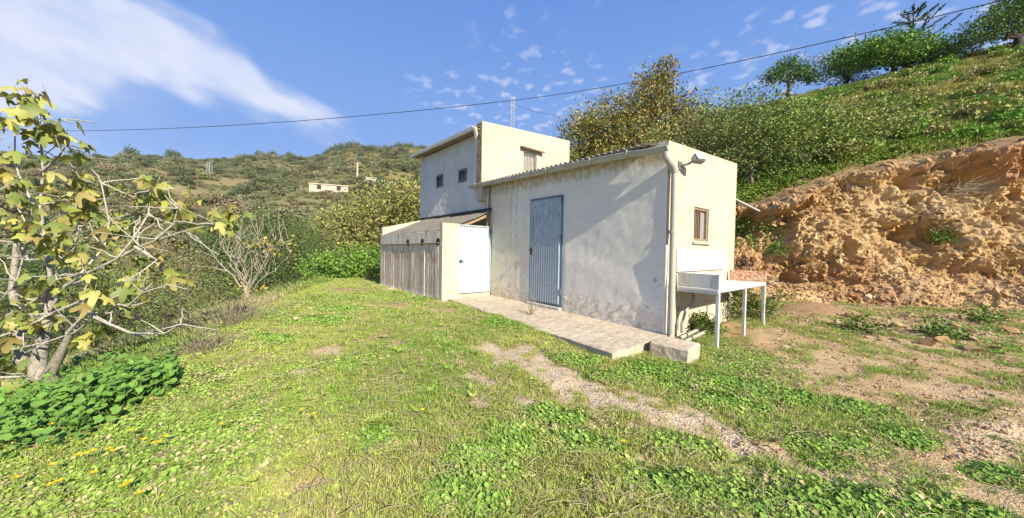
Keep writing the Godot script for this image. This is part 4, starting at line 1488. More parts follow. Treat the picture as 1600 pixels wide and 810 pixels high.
	for j in 13:
		for i in seg:
			var an := TAU * i / seg
			var rr := j / 12.0
			var x := cos(an) * rr * 1.15
			var z := sin(an) * rr * 0.65
			var y := 0.22 * exp(-rr * rr * 3.2) - 0.04 + n_fine.get_noise_2d(x * 4.0, z * 4.0) * 0.035
			var w := c0 + Vector3(x, 0, z - 0.25)
			mb.col = Color(0.42, 0.26, 0.14).lerp(Color(0.50, 0.34, 0.20), clampf(0.5 + n_fine.get_noise_2d(x * 5.0, z * 5.0 + 9.0), 0, 1))
			mb.vert(Vector3(w.x, ground_height(w.x, w.z) + y, w.z), Vector3(x * 0.5, 1, z * 0.5).normalized())
	for j in 12:
		for i in seg:
			var i2 := (i + 1) % seg
			mb.face(j * seg + i, j * seg + i2, (j + 1) * seg + i2)
			mb.face(j * seg + i, (j + 1) * seg + i2, (j + 1) * seg + i)
	var heap := obj("earth_heap", mb, M.earth)
	tag(heap, "heap of crumbled red earth at the foot of the bank behind the counter", "earth heap")
	heap.set_meta("kind", "structure")

# ------------------------------------------------------------------ plants
func blade_tuft(s: int, blades: int, spread: float, tall: float, wide: float) -> ArrayMesh:
	var pr := RandomNumberGenerator.new(); pr.seed = s
	var mb := MB.new()
	for k in blades:
		var a := pr.randf() * TAU
		var p := Vector3(cos(a), 0, sin(a)) * spread * sqrt(pr.randf())
		var lean := Vector3(cos(a + pr.randf_range(-1, 1)), 0, sin(a + pr.randf_range(-1, 1)))
		var h := tall * pr.randf_range(0.5, 1.2)
		var side := Vector3(-lean.z, 0, lean.x).rotated(Vector3.UP, pr.randf_range(-1.0, 1.0)) * wide * 0.5
		var bend := pr.randf_range(0.25, 0.9)
		var m := p + Vector3.UP * h * 0.6 + lean * h * 0.22 * bend
		var t := p + Vector3.UP * h * (1.0 - 0.25 * bend) + lean * h * 0.75 * bend
		mb.col = Color.WHITE * pr.randf_range(0.75, 1.15)
		var nn := (lean * 0.4 + Vector3.UP).normalized()
		var i := mb.v.size()
		mb.vert(p - side, nn); mb.vert(p + side, nn); mb.vert(m + side * 0.9, nn); mb.vert(m - side * 0.9, nn); mb.vert(t, nn)
		var g := (mb.v[i + 1] - mb.v[i]).cross(mb.v[i + 2] - mb.v[i])
		if g.dot(nn) > 0:
			mb.face(i, i + 1, i + 2); mb.face(i, i + 2, i + 3); mb.face(i + 3, i + 2, i + 4)
		else:
			mb.face(i, i + 2, i + 1); mb.face(i, i + 3, i + 2); mb.face(i + 3, i + 4, i + 2)
	mb.faceted = true
	return mb.done(M.grass)

func round_leaf(mb: MB, c: Vector3, nn: Vector3, r: float, sides := 7, notch := 0.0) -> void:
	var side := nn.cross(Vector3(0.3, 0.2, 0.9)).normalized()
	var up := nn.cross(side)
	var m := mb.vert(c - nn * r * 0.18, nn)
	for j in sides:
		var a := TAU * j / sides
		var rr := r * (1.0 - (notch if j == 0 else 0.0))
		mb.vert(c + (side * cos(a) + up * sin(a)) * rr, (nn + (side * cos(a) + up * sin(a)) * -0.2).normalized())
	for j in sides:
		mb.face(m, m + 1 + j, m + 1 + (j + 1) % sides)

func leaf_clump(s: int, leaves: int, spread: float, tall: float, r: float) -> ArrayMesh:
	var pr := RandomNumberGenerator.new(); pr.seed = s
	var mb := MB.new()
	for k in leaves:
		var a := pr.randf() * TAU
		var d := spread * sqrt(pr.randf())
		var p := Vector3(cos(a) * d, tall * pr.randf_range(0.3, 1.0) * (1.1 - 0.5 * d / spread), sin(a) * d)
		var nn := Vector3(cos(a) * 0.5 + pr.randf_range(-0.5, 0.5), 1.0, sin(a) * 0.5 + pr.randf_range(-0.5, 0.5)).normalized()
		mb.col = Color.WHITE * pr.randf_range(0.7, 1.2)
		round_leaf(mb, p, nn, r * pr.randf_range(0.6, 1.15), 6, 0.3)
	return mb.done(M.grass)

func rosette(s: int, leaves: int, length: float, wide: float) -> ArrayMesh:
	var pr := RandomNumberGenerator.new(); pr.seed = s
	var mb := MB.new()
	for k in leaves:
		var a := TAU * k / leaves + pr.randf_range(-0.3, 0.3)
		var out := Vector3(cos(a), pr.randf_range(0.25, 0.9), sin(a)).normalized()
		mb.col = Color.WHITE * pr.randf_range(0.8, 1.2)
		var side := out.cross(Vector3.UP).normalized()
		mb.leaf(Vector3(0, 0.005, 0), out, -side, length * pr.randf_range(0.6, 1.1), wide * pr.randf_range(0.7, 1.1))
	return mb.done(M.grass)

func blocked(x: float, z: float) -> bool:
	# ground taken by the house, its lean-to, slab and counter feet
	var p := Basis(Vector3.UP, -house_turn) * (Vector3(x, 0, z) - Vector3(CORNER.x, 0, CORNER.z))
	if p.x > -4.15 and p.x < 0.11 and p.z > -3.0 and p.z < lerpf(1.10, 1.36, clampf((p.x + 3.85) / 3.9, 0, 1)): return true
	if p.x > -8.1 and p.x < -4.1 and p.z > -3.1 and p.z < 1.33: return true
	return p.x > 0.12 and p.x < 0.6 and p.z > 0.2 and p.z < 0.68

func build_grass() -> void:
	var pr := RandomNumberGenerator.new(); pr.seed = 21
	var tufts := [blade_tuft(1, 14, 0.045, 0.055, 0.0065), blade_tuft(2, 14, 0.05, 0.035, 0.0075), blade_tuft(3, 11, 0.05, 0.085, 0.0055)]
	var clumps := [leaf_clump(4, 26, 0.055, 0.032, 0.0058), leaf_clump(5, 20, 0.06, 0.042, 0.009)]
	var ros := [rosette(6, 9, 0.07, 0.026), rosette(7, 8, 0.10, 0.04)]
	var tp := [[], [], []]
	var tc := [PackedColorArray(), PackedColorArray(), PackedColorArray()]
	var cp := [[], []]
	var cc := [PackedColorArray(), PackedColorArray()]
	var rp := [[], []]
	var rc := [PackedColorArray(), PackedColorArray()]
	for k in 400000:
		var an := deg_to_rad(pr.randf_range(-64.0, 64.0))
		var r := 1.1 + 14.5 * pow(pr.randf(), 1.15)
		var x := sin(an) * r
		var z := -cos(an) * r
		var e := side_of(terrace_edge, x, z) if x < -2.5 else -1.0
		if e > 1.6: continue
		if x > 4.0 and side_of(bank_toe, x, z) > -0.1: continue
		if blocked(x, z): continue
		var b := cover(bare, x, z, 0.3)
		var l := cover(lush, x, z, 0.2)
		if pr.randf() < b * 1.1 + 0.22 * (1.0 - l): continue
		var y := ground_height(x, z)
		var n1 := n_mid.get_noise_2d(x * 1.4 + 60.0, z * 1.4)
		var n2 := n_low.get_noise_2d(x * 2.2 - 90.0, z * 2.2)
		var left := smoothstep(-0.5, -2.6, x + n1 * 1.2)
		var far_scale := 1.0 + maxf(r - 3.0, 0.0) * 0.045
		var turn := Basis(Vector3.UP, pr.randf() * TAU) * Basis(Vector3.RIGHT, pr.randf_range(-0.2, 0.2))
		var wild := pr.randf()
		# tone: straw-green fine grass, fresher weeds where lush, yellow-green to the left
		var green := Color(0.25, 0.40, 0.06).lerp(Color(0.46, 0.52, 0.13), clampf(0.32 + n2 * 1.6 + pr.randf_range(-0.35, 0.35), 0, 1))
		green = green.lerp(Color(0.41, 0.50, 0.115), left * 0.6)
		green = green.lerp(Color(0.19, 0.36, 0.055), l * 0.85)
		if wild < 0.10 * (1.0 - l) + 0.25 * b + 0.18 * clampf(n1 * 2.0, 0.0, 1.0) * (1.0 - l): green = Color(0.58, 0.48, 0.25) * pr.randf_range(0.75, 1.1)
		green *= pr.randf_range(0.8, 1.2)
		if pr.randf() < l * 0.78 + left * 0.28:
			var kind := 1 if pr.randf() < 0.30 + 0.2 * left else 0
			var sc := pr.randf_range(0.7, 1.25) * far_scale * (0.85 + 0.5 * l)
			cp[kind].append(Transform3D(turn.scaled(Vector3.ONE * sc), Vector3(x, y, z)))
			cc[kind].append(green)
		elif pr.randf() < 0.005 + 0.014 * l and r < 6.0:
			var kind := 1 if pr.randf() < 0.35 else 0
			rp[kind].append(Transform3D(turn.scaled(Vector3.ONE * pr.randf_range(0.6, 1.1)), Vector3(x, y, z)))
			rc[kind].append(green * pr.randf_range(0.8, 1.15))
		else:
			var kind := pr.randi() % 3
			var sc := pr.randf_range(0.55, 1.1) * far_scale * (0.75 + 0.3 * l) * (1.0 - 0.35 * b)
			tp[kind].append(Transform3D(turn.scaled(Vector3(sc, sc * pr.randf_range(0.6, 1.1), sc)), Vector3(x, y, z)))
			tc[kind].append(green)
	for k in 3: scatter("grass", tufts[k], tp[k], tc[k], ["short fine grass over the terrace", "low matted grass over the terrace", "longer grass blades over the terrace"][k], "grass")
	for k in 2: scatter("clover", clumps[k], cp[k], cc[k], ["small-leaved clover spread through the grass", "broader-leaved clover spread through the grass"][k], "clover")
	for k in 2: scatter("weeds", ros[k], rp[k], rc[k], ["small broad-leaved weeds among the grass", "larger broad-leaved weeds among the grass"][k], "weeds")
	# dead stalks and straw lying about
	var lm := MB.new()
	for k in 5:
		lm.col = Color.WHITE * pr.randf_range(0.8, 1.1)
		var a := Vector3(pr.randfn() * 0.05, 0.006 + 0.004 * k, pr.randfn() * 0.05)
		var b := a + Vector3(pr.randfn(), absf(pr.randfn()) * 0.12, pr.randfn()).normalized() * pr.randf_range(0.06, 0.14)
		lm.tube([a, (a + b) * 0.5 + Vector3(0, 0.006, 0), b], [0.0018, 0.0016, 0.001], 3, false)
	var lp := []
	var lc := PackedColorArray()
	for k in 4500:
		var an := deg_to_rad(pr.randf_range(-64.0, 64.0))
		var r := 1.1 + 11.0 * pow(pr.randf(), 1.1)
		var x := sin(an) * r
		var z := -cos(an) * r
		if blocked(x, z) or (x < -2.5 and side_of(terrace_edge, x, z) > 0.8) or (x > 4.0 and side_of(bank_toe, x, z) > -0.2): continue
		lp.append(Transform3D(Basis(Vector3.UP, pr.randf() * TAU).scaled(Vector3.ONE * pr.randf_range(0.6, 1.5)), Vector3(x, ground_height(x, z) + 0.012, z)))
		lc.append(Color(0.60, 0.53, 0.30).lerp(Color(0.34, 0.30, 0.15), pr.randf()))
	scatter("straw_litter", lm.done(M.grass), lp, lc, "dead stalks and straw lying over the terrace", "straw")
	# grass and weeds on the slope above the bank
	var sp := [[], [], []]
	var scol := [PackedColorArray(), PackedColorArray(), PackedColorArray()]
	for k in 95000:
		var px := pr.randf_range(880, 1660)
		var d := 8.5 + 19.0 * pow(pr.randf(), 1.2)
		var x := (px - 800.0) / FOCAL * d
		var z := -d
		if side_of(bank_toe, x, z) < 0.95: continue
		var n1 := n_mid.get_noise_2d(x * 0.8 + 60.0, z * 0.8)
		var n2 := n_low.get_noise_2d(x * 1.4 - 90.0, z * 1.4)
		if n1 < -0.22 and pr.randf() < 0.75: continue
		var kind := pr.randi() % 3 if n2 < 0.12 else (2 if pr.randf() < 0.75 else 0)
		var q := Color(0.24, 0.36, 0.06).lerp(Color(0.50, 0.46, 0.16), clampf(0.4 - n2 * 2.4 + pr.randf_range(-0.3, 0.3), 0, 1)) * pr.randf_range(0.75, 1.25)
		var sc := pr.randf_range(1.4, 3.0)
		sp[kind].append(Transform3D(Basis(Vector3.UP, pr.randf() * TAU).scaled(Vector3.ONE * sc), Vector3(x, ground_height(x, z) - 0.01, z)))
		scol[kind].append(q)
	scatter("slope_grass", tufts[0], sp[0], scol[0], "fine grass on the steep slope above the bank", "grass")
	scatter("slope_grass", tufts[2], sp[1], scol[1], "long grass on the steep slope above the bank", "grass")
	scatter("slope_weeds", clumps[1], sp[2], scol[2], "leafy weeds on the steep slope above the bank", "weeds")
	# undergrowth on the drop beside the terrace and in the little valley
	var up := [[], []]
	var ucol := [PackedColorArray(), PackedColorArray()]
	for k in 40000:
		var an := deg_to_rad(pr.randf_range(-62.0, -14.0))
		var r := 3.5 + 30.0 * pow(pr.randf(), 1.5)
		var x := sin(an) * r
		var z := -cos(an) * r
		var e := side_of(terrace_edge, x, z)
		if e < 0.0 or side_of(bank_toe, x, z) > 0.5 or blocked(x, z): continue
		var n2 := n_low.get_noise_2d(x * 1.4 - 90.0, z * 1.4)
		var dry := n2 + pr.randf_range(-0.25, 0.25) > 0.22
		var q := Color(0.42, 0.37, 0.19) if dry else Color(0.23, 0.32, 0.07)
		var kind := 0 if dry or pr.randf() < 0.4 else 1
		up[kind].append(Transform3D(Basis(Vector3.UP, pr.randf() * TAU).scaled(Vector3.ONE * pr.randf_range(0.8, 1.4) * lerpf(1.1, 4.2, clampf((r - 3.5) / 18.0, 0.0, 1.0))), Vector3(x, ground_height(x, z), z)))
		ucol[kind].append(q * pr.randf_range(0.75, 1.25))
	scatter("bank_grass", tufts[2], up[0], ucol[0], "dry and green grass on the drop beside the terrace", "grass")
	scatter("undergrowth", clumps[1], up[1], ucol[1], "green undergrowth on the drop beside the terrace", "undergrowth")

func crown(pr: RandomNumberGenerator, blobs: Array, leaves: int, length: float, wide: float, tones: Array, per_clump := 14, tight := 0.16, up := 0.35) -> MB:
	# blobs: [centre, radii]; leaves sit in clumps through the outer volume
	var mb := MB.new()
	var total := 0.0
	for b in blobs:
		total += pow(b[1].x * b[1].y * b[1].z, 0.66)
	for b in blobs:
		var rad: Vector3 = b[1]
		var count := int(leaves * pow(rad.x * rad.y * rad.z, 0.66) / total / per_clump)
		for k in count:
			var d := Vector3(pr.randfn(), pr.randfn() * 0.9 + 0.15, pr.randfn()).normalized()
			var q: Vector3 = b[0] + d * rad * pow(pr.randf(), 0.42) * (pr.randf_range(0.85, 1.12) if pr.randf() < 0.86 else pr.randf_range(1.1, 1.38))
			var tone: Color = (tones[pr.randi() % tones.size()] as Color) * pr.randf_range(0.8, 1.2)
			var sigma := (rad.x + rad.y + rad.z) / 3.0 * tight * pr.randf_range(0.6, 1.4)
			for j in per_clump:
				var p := q + Vector3(pr.randfn(), pr.randfn() * 0.7, pr.randfn()) * sigma
				var along := (d * 0.6 + Vector3(pr.randfn(), pr.randfn() * 0.8 + up * 0.2, pr.randfn())).normalized()
				var nn := (Vector3(pr.randfn(), pr.randfn() + up * 2.0, pr.randfn())).normalized()
				var side := along.cross(nn).normalized()
				mb.col = tone * pr.randf_range(0.78, 1.22)
				var sz := pr.randf_range(0.6, 1.25)
				mb.leaf(p, along, side, length * sz, wide * sz)
	return mb

func limb(mb: MB, pr: RandomNumberGenerator, a: Vector3, b: Vector3, r0: float, r1: float, wander := 0.12, steps := 6, sides := 6) -> Array:
	var pts := []
	var rad := []
	var l := a.distance_to(b)
	for k in steps + 1:
		var t := float(k) / steps
		var w := sin(PI * t) * wander * l
		pts.append(a.lerp(b, t) + Vector3(pr.randfn(), pr.randfn() * 0.6, pr.randfn()) * w * 0.5)
		rad.append(lerpf(r0, r1, t))
	mb.tube(pts, rad, sides, false)
	return pts

func tree(called: String, label: String, category: String, group: String, at: Vector3, s: int, blobs: Array, leaves: int, length: float, wide: float, tones: Array, trunk_r: float, bark: Color, fork: Vector3, opts := {}) -> Node3D:
	var t := thing(called, label, category, at, 0.0, group)
	var pr := RandomNumberGenerator.new(); pr.seed = s
	var mb := MB.new()
	mb.col = bark
	if trunk_r > 0.0:
		limb(mb, pr, Vector3(0, -0.15, 0), fork, trunk_r, trunk_r * 0.7, 0.08, 6, 9)
		for b in blobs:
			var pts := limb(mb, pr, fork, b[0], trunk_r * 0.55, trunk_r * 0.15, 0.15, 6, 6)
			for k in int(opts.get("twigs", 4)):
				var p: Vector3 = pts[2 + pr.randi() % 4]
				var d := Vector3(pr.randfn(), pr.randfn() + 0.3, pr.randfn()).normalized()
				limb(mb, pr, p, b[0] + d * b[1] * pr.randf_range(0.7, 1.25), trunk_r * 0.16, 0.006, 0.15, 5, 4)
		obj("trunk", mb, M.bark, t)
	mb = crown(pr, blobs, leaves, length, wide, tones, opts.get("per", 14), opts.get("tight", 0.16), opts.get("up", 0.35))
	obj("crown", mb, M.leaf, t)
	return t

func fig_leaf_mesh(s: int) -> ArrayMesh:
	# palmate leaf, five lobes, drooping and cupped; unit length along +z from the stalk
	var pr := RandomNumberGenerator.new(); pr.seed = s
	var mb := MB.new()
	var lobes := [[-2.5, 0.34], [-2.0, 0.24], [-1.2, 0.58], [-0.62, 0.31], [0.0, 0.72], [0.62, 0.31], [1.2, 0.58], [2.0, 0.24], [2.5, 0.34]]
	var c := Vector3(0, 0, 0.34)
	mb.vert(c + Vector3(0, -0.03, 0), Vector3.UP)
	var ring := [Vector3(0.0, 0, 0.06)]
	for q in lobes:
		var rr: float = q[1] * pr.randf_range(0.85, 1.12)
		var a: float = q[0] + pr.randf_range(-0.06, 0.06)
		ring.append(c + Vector3(sin(a) * rr, 0.0, cos(a) * rr))
		if absf(q[1]) > 0.5:
			ring[-1] = c + Vector3(sin(a - 0.30) * rr * 0.78, 0, cos(a - 0.30) * rr * 0.78)
			ring.append(c + Vector3(sin(a - 0.17) * rr * 0.96, 0, cos(a - 0.17) * rr * 0.96))
			ring.append(c + Vector3(sin(a) * rr, 0, cos(a) * rr))
			ring.append(c + Vector3(sin(a + 0.17) * rr * 0.96, 0, cos(a + 0.17) * rr * 0.96))
			ring.append(c + Vector3(sin(a + 0.30) * rr * 0.78, 0, cos(a + 0.30) * rr * 0.78))
	for k in ring.size():
		var p: Vector3 = ring[k]
		var r := p.distance_to(c)
		p.y = -0.75 * r * r + 0.07 * sin(k * 1.1 + s * 2.0) - 0.25 * p.x * p.x
		mb.vert(p, (Vector3.UP + Vector3(p.x, 0, p.z - 0.34) * 0.8).normalized())
	for k in ring.size():
		mb.face(0, 1 + k, 1 + (k + 1) % ring.size())
	# stalk
	mb.tube([Vector3(0, 0.10, -0.32), Vector3(0, 0.05, -0.1), Vector3(0, -0.02, 0.2)], [0.012], 4, false)
	return mb.done(null)

func build_fig_tree() -> void:
	# the big fig at the terrace edge: pale bare limbs, tufts of large yellowing leaves at their ends
	var base := on_ground(72, 600)
	base = Vector3(-5.35, ground_height(-5.35, -4.05), -4.05)
	var t := thing("fig_tree", "large fig tree with pale bare limbs and yellowing lobed leaves at terrace edge", "tree", base)
	var pr := RandomNumberGenerator.new(); pr.seed = 41
	var D := func(cx: float, cy: float, depth: float) -> Vector3:     # enlarged-crop coordinates to a place
		return at_depth(cx / 1.5, 120.0 + cy / 1.5, depth) - base
	var mb := MB.new()
	mb.col = Color(0.44, 0.41, 0.35)
	var foot := Vector3(0, -0.1, 0)
	mb.tube([foot, D.call(85, 690, 4.05), D.call(95, 640, 4.05), D.call(115, 560, 4.1), D.call(120, 480, 4.15)], [0.13, 0.085, 0.06, 0.045, 0.034], 12)
	mb.tube([foot, D.call(110, 700, 4.0), D.call(140, 655, 3.95), D.call(165, 600, 3.9)], [0.10, 0.065, 0.045, 0.03], 10)
	mb.tube([foot, D.call(45, 660, 4.1), D.call(40, 560, 4.15), D.call(28, 500, 4.2), D.call(38, 390, 4.2), D.call(0, 385, 4.2)], [0.10, 0.055, 0.038, 0.034, 0.026, 0.016], 10)
	obj("trunk", mb, M.bark, t)
	var lines := [
		[[115, 560, 4.1], [150, 490, 4.0], [200, 460, 3.9], [270, 425, 3.8], [320, 398, 3.75], [370, 382, 3.7], [430, 362, 3.65], [495, 345, 3.6]],
		[[120, 480, 4.15], [112, 400, 4.1], [85, 300, 4.1], [92, 220, 4.1], [100, 140, 4.1], [85, 70, 4.1]],
		[[20, 560, 4.15], [80, 525, 4.0], [140, 475, 3.95], [180, 465, 3.9]],
		[[165, 600, 3.9], [200, 555, 3.8], [245, 582, 3.7], [310, 600, 3.65], [380, 604, 3.6], [426, 580, 3.55]],
		[[120, 500, 4.1], [160, 440, 4.0], [178, 350, 3.95], [180, 290, 3.95], [190, 240, 3.95]],
		[[270, 425, 3.8], [315, 380, 3.8], [338, 320, 3.8], [348, 265, 3.8]],
		[[370, 382, 3.7], [400, 345, 3.7], [425, 310, 3.7]],
		[[60, 560, 4.1], [130, 555, 4.0], [200, 520, 3.9], [290, 540, 3.8], [345, 505, 3.75], [392, 488, 3.7]],
		[[30, 640, 4.0], [110, 622, 3.9], [170, 600, 3.85], [212, 560, 3.8]],
		[[0, 702, 3.8], [60, 706, 3.75]],
		[[38, 400, 4.2], [70, 430, 4.1], [120, 425, 4.0]],
		[[0, 430, 4.2], [40, 420, 4.15], [90, 360, 4.1], [140, 320, 4.05]],
		[[85, 300, 4.1], [60, 250, 4.1], [30, 200, 4.1], [20, 100, 4.1]],
		[[92, 220, 4.1], [130, 190, 4.1], [150, 160, 4.1]],
		[[120, 480, 4.15], [100, 420, 4.2], [60, 340, 4.3], [20, 260, 4.3]],
		[[200, 460, 3.9], [235, 400, 3.9], [250, 340, 3.9], [240, 250, 3.9]],
		[[0, 520, 4.2], [50, 480, 4.2], [60, 430, 4.25]],
		[[320, 398, 3.75], [360, 430, 3.7], [330, 460, 3.7], [300, 480, 3.7]],
		[[100, 140, 4.1], [125, 125, 4.1], [140, 100, 4.1]],
		[[0, 610, 3.9], [60, 590, 3.9], [100, 560, 3.95]]]
	var twigs := []
	for q in lines:
		var pts := []
		var rad := []
		for k in q.size():
			pts.append(D.call(q[k][0], q[k][1], q[k][2]) + Vector3(0, 0, pr.randf_range(-0.05, 0.05)))
			rad.append(lerpf(0.021 if q.size() > 5 else 0.014, 0.006, float(k) / (q.size() - 1)))
		mb = MB.new()
		mb.col = Color(0.62, 0.59, 0.52) * pr.randf_range(0.8, 1.1)
		mb.tube(pts, rad, 7)
		for k in range(1, pts.size()):
			for m in 3:
				if pr.randf() < 0.75:
					var d := Vector3(pr.randfn(), pr.randfn() * 0.7 + 0.25, pr.randfn()).normalized()
					var l := pr.randf_range(0.15, 0.5)
					var end: Vector3 = pts[k] + d * l
					limb(mb, pr, pts[k], end, 0.009, 0.004, 0.08, 4, 5)
					twigs.append(end)
		obj("branch", mb, M.bark, t)
		twigs.append(pts[-1])
	# leaves, each one its own piece
	var shapes := [fig_leaf_mesh(1), fig_leaf_mesh(2), fig_leaf_mesh(3)]
	var mats := []
	for q in [Color(0.29, 0.32, 0.07), Color(0.21, 0.26, 0.055), Color(0.34, 0.33, 0.10), Color(0.14, 0.19, 0.045), Color(0.30, 0.25, 0.09)]:
		var m := plain(q, 0.6)
		m.backlight_enabled = true
		m.backlight = Color(0.4, 0.38, 0.15)
		m.cull_mode = BaseMaterial3D.CULL_DISABLED
		mats.append(m)
	var spots := [[62, 38], [92, 40], [60, 70], [55, 55], [10, 85], [5, 110], [25, 100], [120, 105], [140, 115], [158, 150], [50, 165], [45, 180], [100, 110], [130, 120], [20, 240], [40, 255], [60, 250], [175, 225], [205, 240], [215, 262], [238, 245], [190, 300], [160, 290], [145, 280], [335, 245], [350, 250], [372, 258], [340, 275], [410, 300], [430, 295], [450, 310], [425, 325], [515, 308], [525, 325], [505, 330], [540, 320], [120, 350], [135, 365], [240, 320], [262, 335], [285, 345], [300, 360], [250, 360], [310, 375], [200, 415], [185, 395], [60, 330], [30, 330], [80, 345], [130, 405], [30, 555], [60, 575], [100, 575], [45, 585], [15, 635], [30, 655], [8, 735], [20, 720], [228, 485], [250, 505], [215, 600], [205, 610], [175, 440], [95, 300], [110, 315], [165, 335], [270, 410], [225, 470], [330, 470], [300, 500], [350, 420], [390, 390], [280, 560], [160, 520], [5, 300], [10, 415], [380, 455], [150, 250], [90, 480], [70, 500]]
	var count := 0
	var rest := []
	var rest_c := PackedColorArray()
	for q in spots:
		var c: Vector3 = D.call(q[0], q[1], pr.randf_range(3.75, 4.2))
		for k in 5:
			count += 1
			var size := pr.randf_range(0.10, 0.19)
			var turn := Basis(Vector3.UP, pr.randf() * TAU) * Basis(Vector3.RIGHT, pr.randf_range(0.35, 1.5)) * Basis(Vector3.BACK, pr.randf_range(-0.5, 0.5))
			var where := Transform3D(turn.scaled(Vector3.ONE * size), c + Vector3(pr.randfn(), pr.randfn(), pr.randfn()) * 0.075)
			if k > 3 or count > 420:
				rest.append(where.scaled_local(Vector3.ONE * 0.75))
				rest_c.append([Color(0.29, 0.32, 0.07), Color(0.21, 0.26, 0.055), Color(0.37, 0.35, 0.09)][pr.randi() % 3])
				continue
			var lf := mesh_of("leaf", shapes[pr.randi() % 3], t)
			lf.set_surface_override_material(0, mats[pr.randi() % 5])
			lf.transform = where
	# the smaller leaves that crowd between them, one mass
	var small := shapes[1].duplicate() as ArrayMesh
	var sm := leafy(Color(0.4, 0.38, 0.15), 0.6)
	small.surface_set_material(0, sm)
	scatter("small_leaves", small, rest, rest_c, "", "", t)

func build_mallow() -> void:
	# patch of mallow under the fig: big round leaves
	var c := on_ground(140, 640)
	var t := thing("mallow_patch", "dense patch of large round green leaves below the fig tree", "plant", Vector3(c.x, ground_height(c.x, c.z), c.z))
	var pr := RandomNumberGenerator.new(); pr.seed = 61
	var kinds := []
	for k in 3:
		var mb := MB.new()
		mb.col = [Color(0.10, 0.22, 0.045), Color(0.13, 0.26, 0.05), Color(0.20, 0.29, 0.06)][k]
		round_leaf(mb, Vector3.ZERO, Vector3.UP, 1.0, 12, 0.45)
		for j in 12:
			if j % 2 == 1:
				mb.v[1 + j] *= Vector3(0.86, 1, 0.86)
			mb.v[1 + j].y += 0.10 * sin(j * 2.0)
		mb.tube([Vector3(0, -0.18, 0), Vector3(0.15, -1.2, 0.1), Vector3(0.1, -2.2, 0.0)], [0.05], 4, false)
		kinds.append(mb.done(M.leaf))
	var places := []
	var cols := PackedColorArray()
	var n := 0
	for k in 3600:
		var px := pr.randf_range(-60, 275)
		var py := 600.0 + (250.0 - px) * 0.16 + (pr.randf_range(-22, 50) + pr.randfn() * 18.0) * (0.35 + 0.65 * smoothstep(260.0, 100.0, px))
		var g := on_ground(px, py)
		if g.z < -6.0: continue
		var y := ground_height(g.x, g.z) + pr.randf_range(0.03, 0.24) * (0.6 + 0.6 * absf(n_fine.get_noise_2d(g.x * 2.0, g.z * 2.0)) * 2.0)
		var turn := Basis(Vector3.UP, pr.randf() * TAU) * Basis(Vector3.RIGHT, pr.randf_range(-0.9, 0.9))
		turn = Basis(Vector3.RIGHT, pr.randf_range(0.0, 0.7)) * turn
		var tr := Transform3D(turn.scaled(Vector3.ONE * pr.randf_range(0.014, 0.038)), Vector3(g.x, y, g.z) - t.position)
		if n < 280 and k % 4 == 0:
			n += 1
			mesh_of("leaf", kinds[pr.randi() % 3], t).transform = tr
		else:
			places.append(tr)
			cols.append(Color.WHITE * pr.randf_range(0.8, 1.2))
	scatter("small_leaves", kinds[1], places, cols, "", "", t)
	# yellow wood sorrel flowers in the grass
	var petal := MB.new()
	petal.col = Color(0.75, 0.55, 0.02)
	for j in 5:
		var a := TAU * j / 5
		var out := Vector3(cos(a), 0.35, sin(a)).normalized()
		petal.leaf(Vector3(0, 0, 0), out, out.cross(Vector3.UP).normalized() * -1.0, 0.022, 0.02)
	var pm := petal.done(M.petal)
	var stem := MB.new()
	stem.col = Color(0.16, 0.24, 0.06)
	stem.tube([Vector3(0, -0.13, 0), Vector3(0.01, -0.05, 0), Vector3(0, 0, 0)], [0.0022], 4)
	var sm := stem.done(M.grass)
	for q in [[80, 690], [82, 758], [122, 742], [134, 740], [145, 735], [170, 732], [178, 735], [225, 716], [240, 722], [248, 720], [205, 700], [26, 780], [92, 786], [78, 792], [146, 772], [192, 794], [202, 788], [218, 806], [345, 690], [472, 664], [490, 672], [258, 710], [40, 668], [150, 628], [660, 665], [975, 718], [16, 672], [62, 700]]:
		var g := on_ground(q[0], q[1])
		var f := thing("yellow_flower", "small yellow flower on a thin stalk in the grass", "flower", Vector3(g.x, ground_height(g.x, g.z) + 0.115, g.z), pr.randf() * TAU, "yellow flowers scattered in the grass")
		mesh_of("petals", pm, f)
		mesh_of("stalk", sm, f)

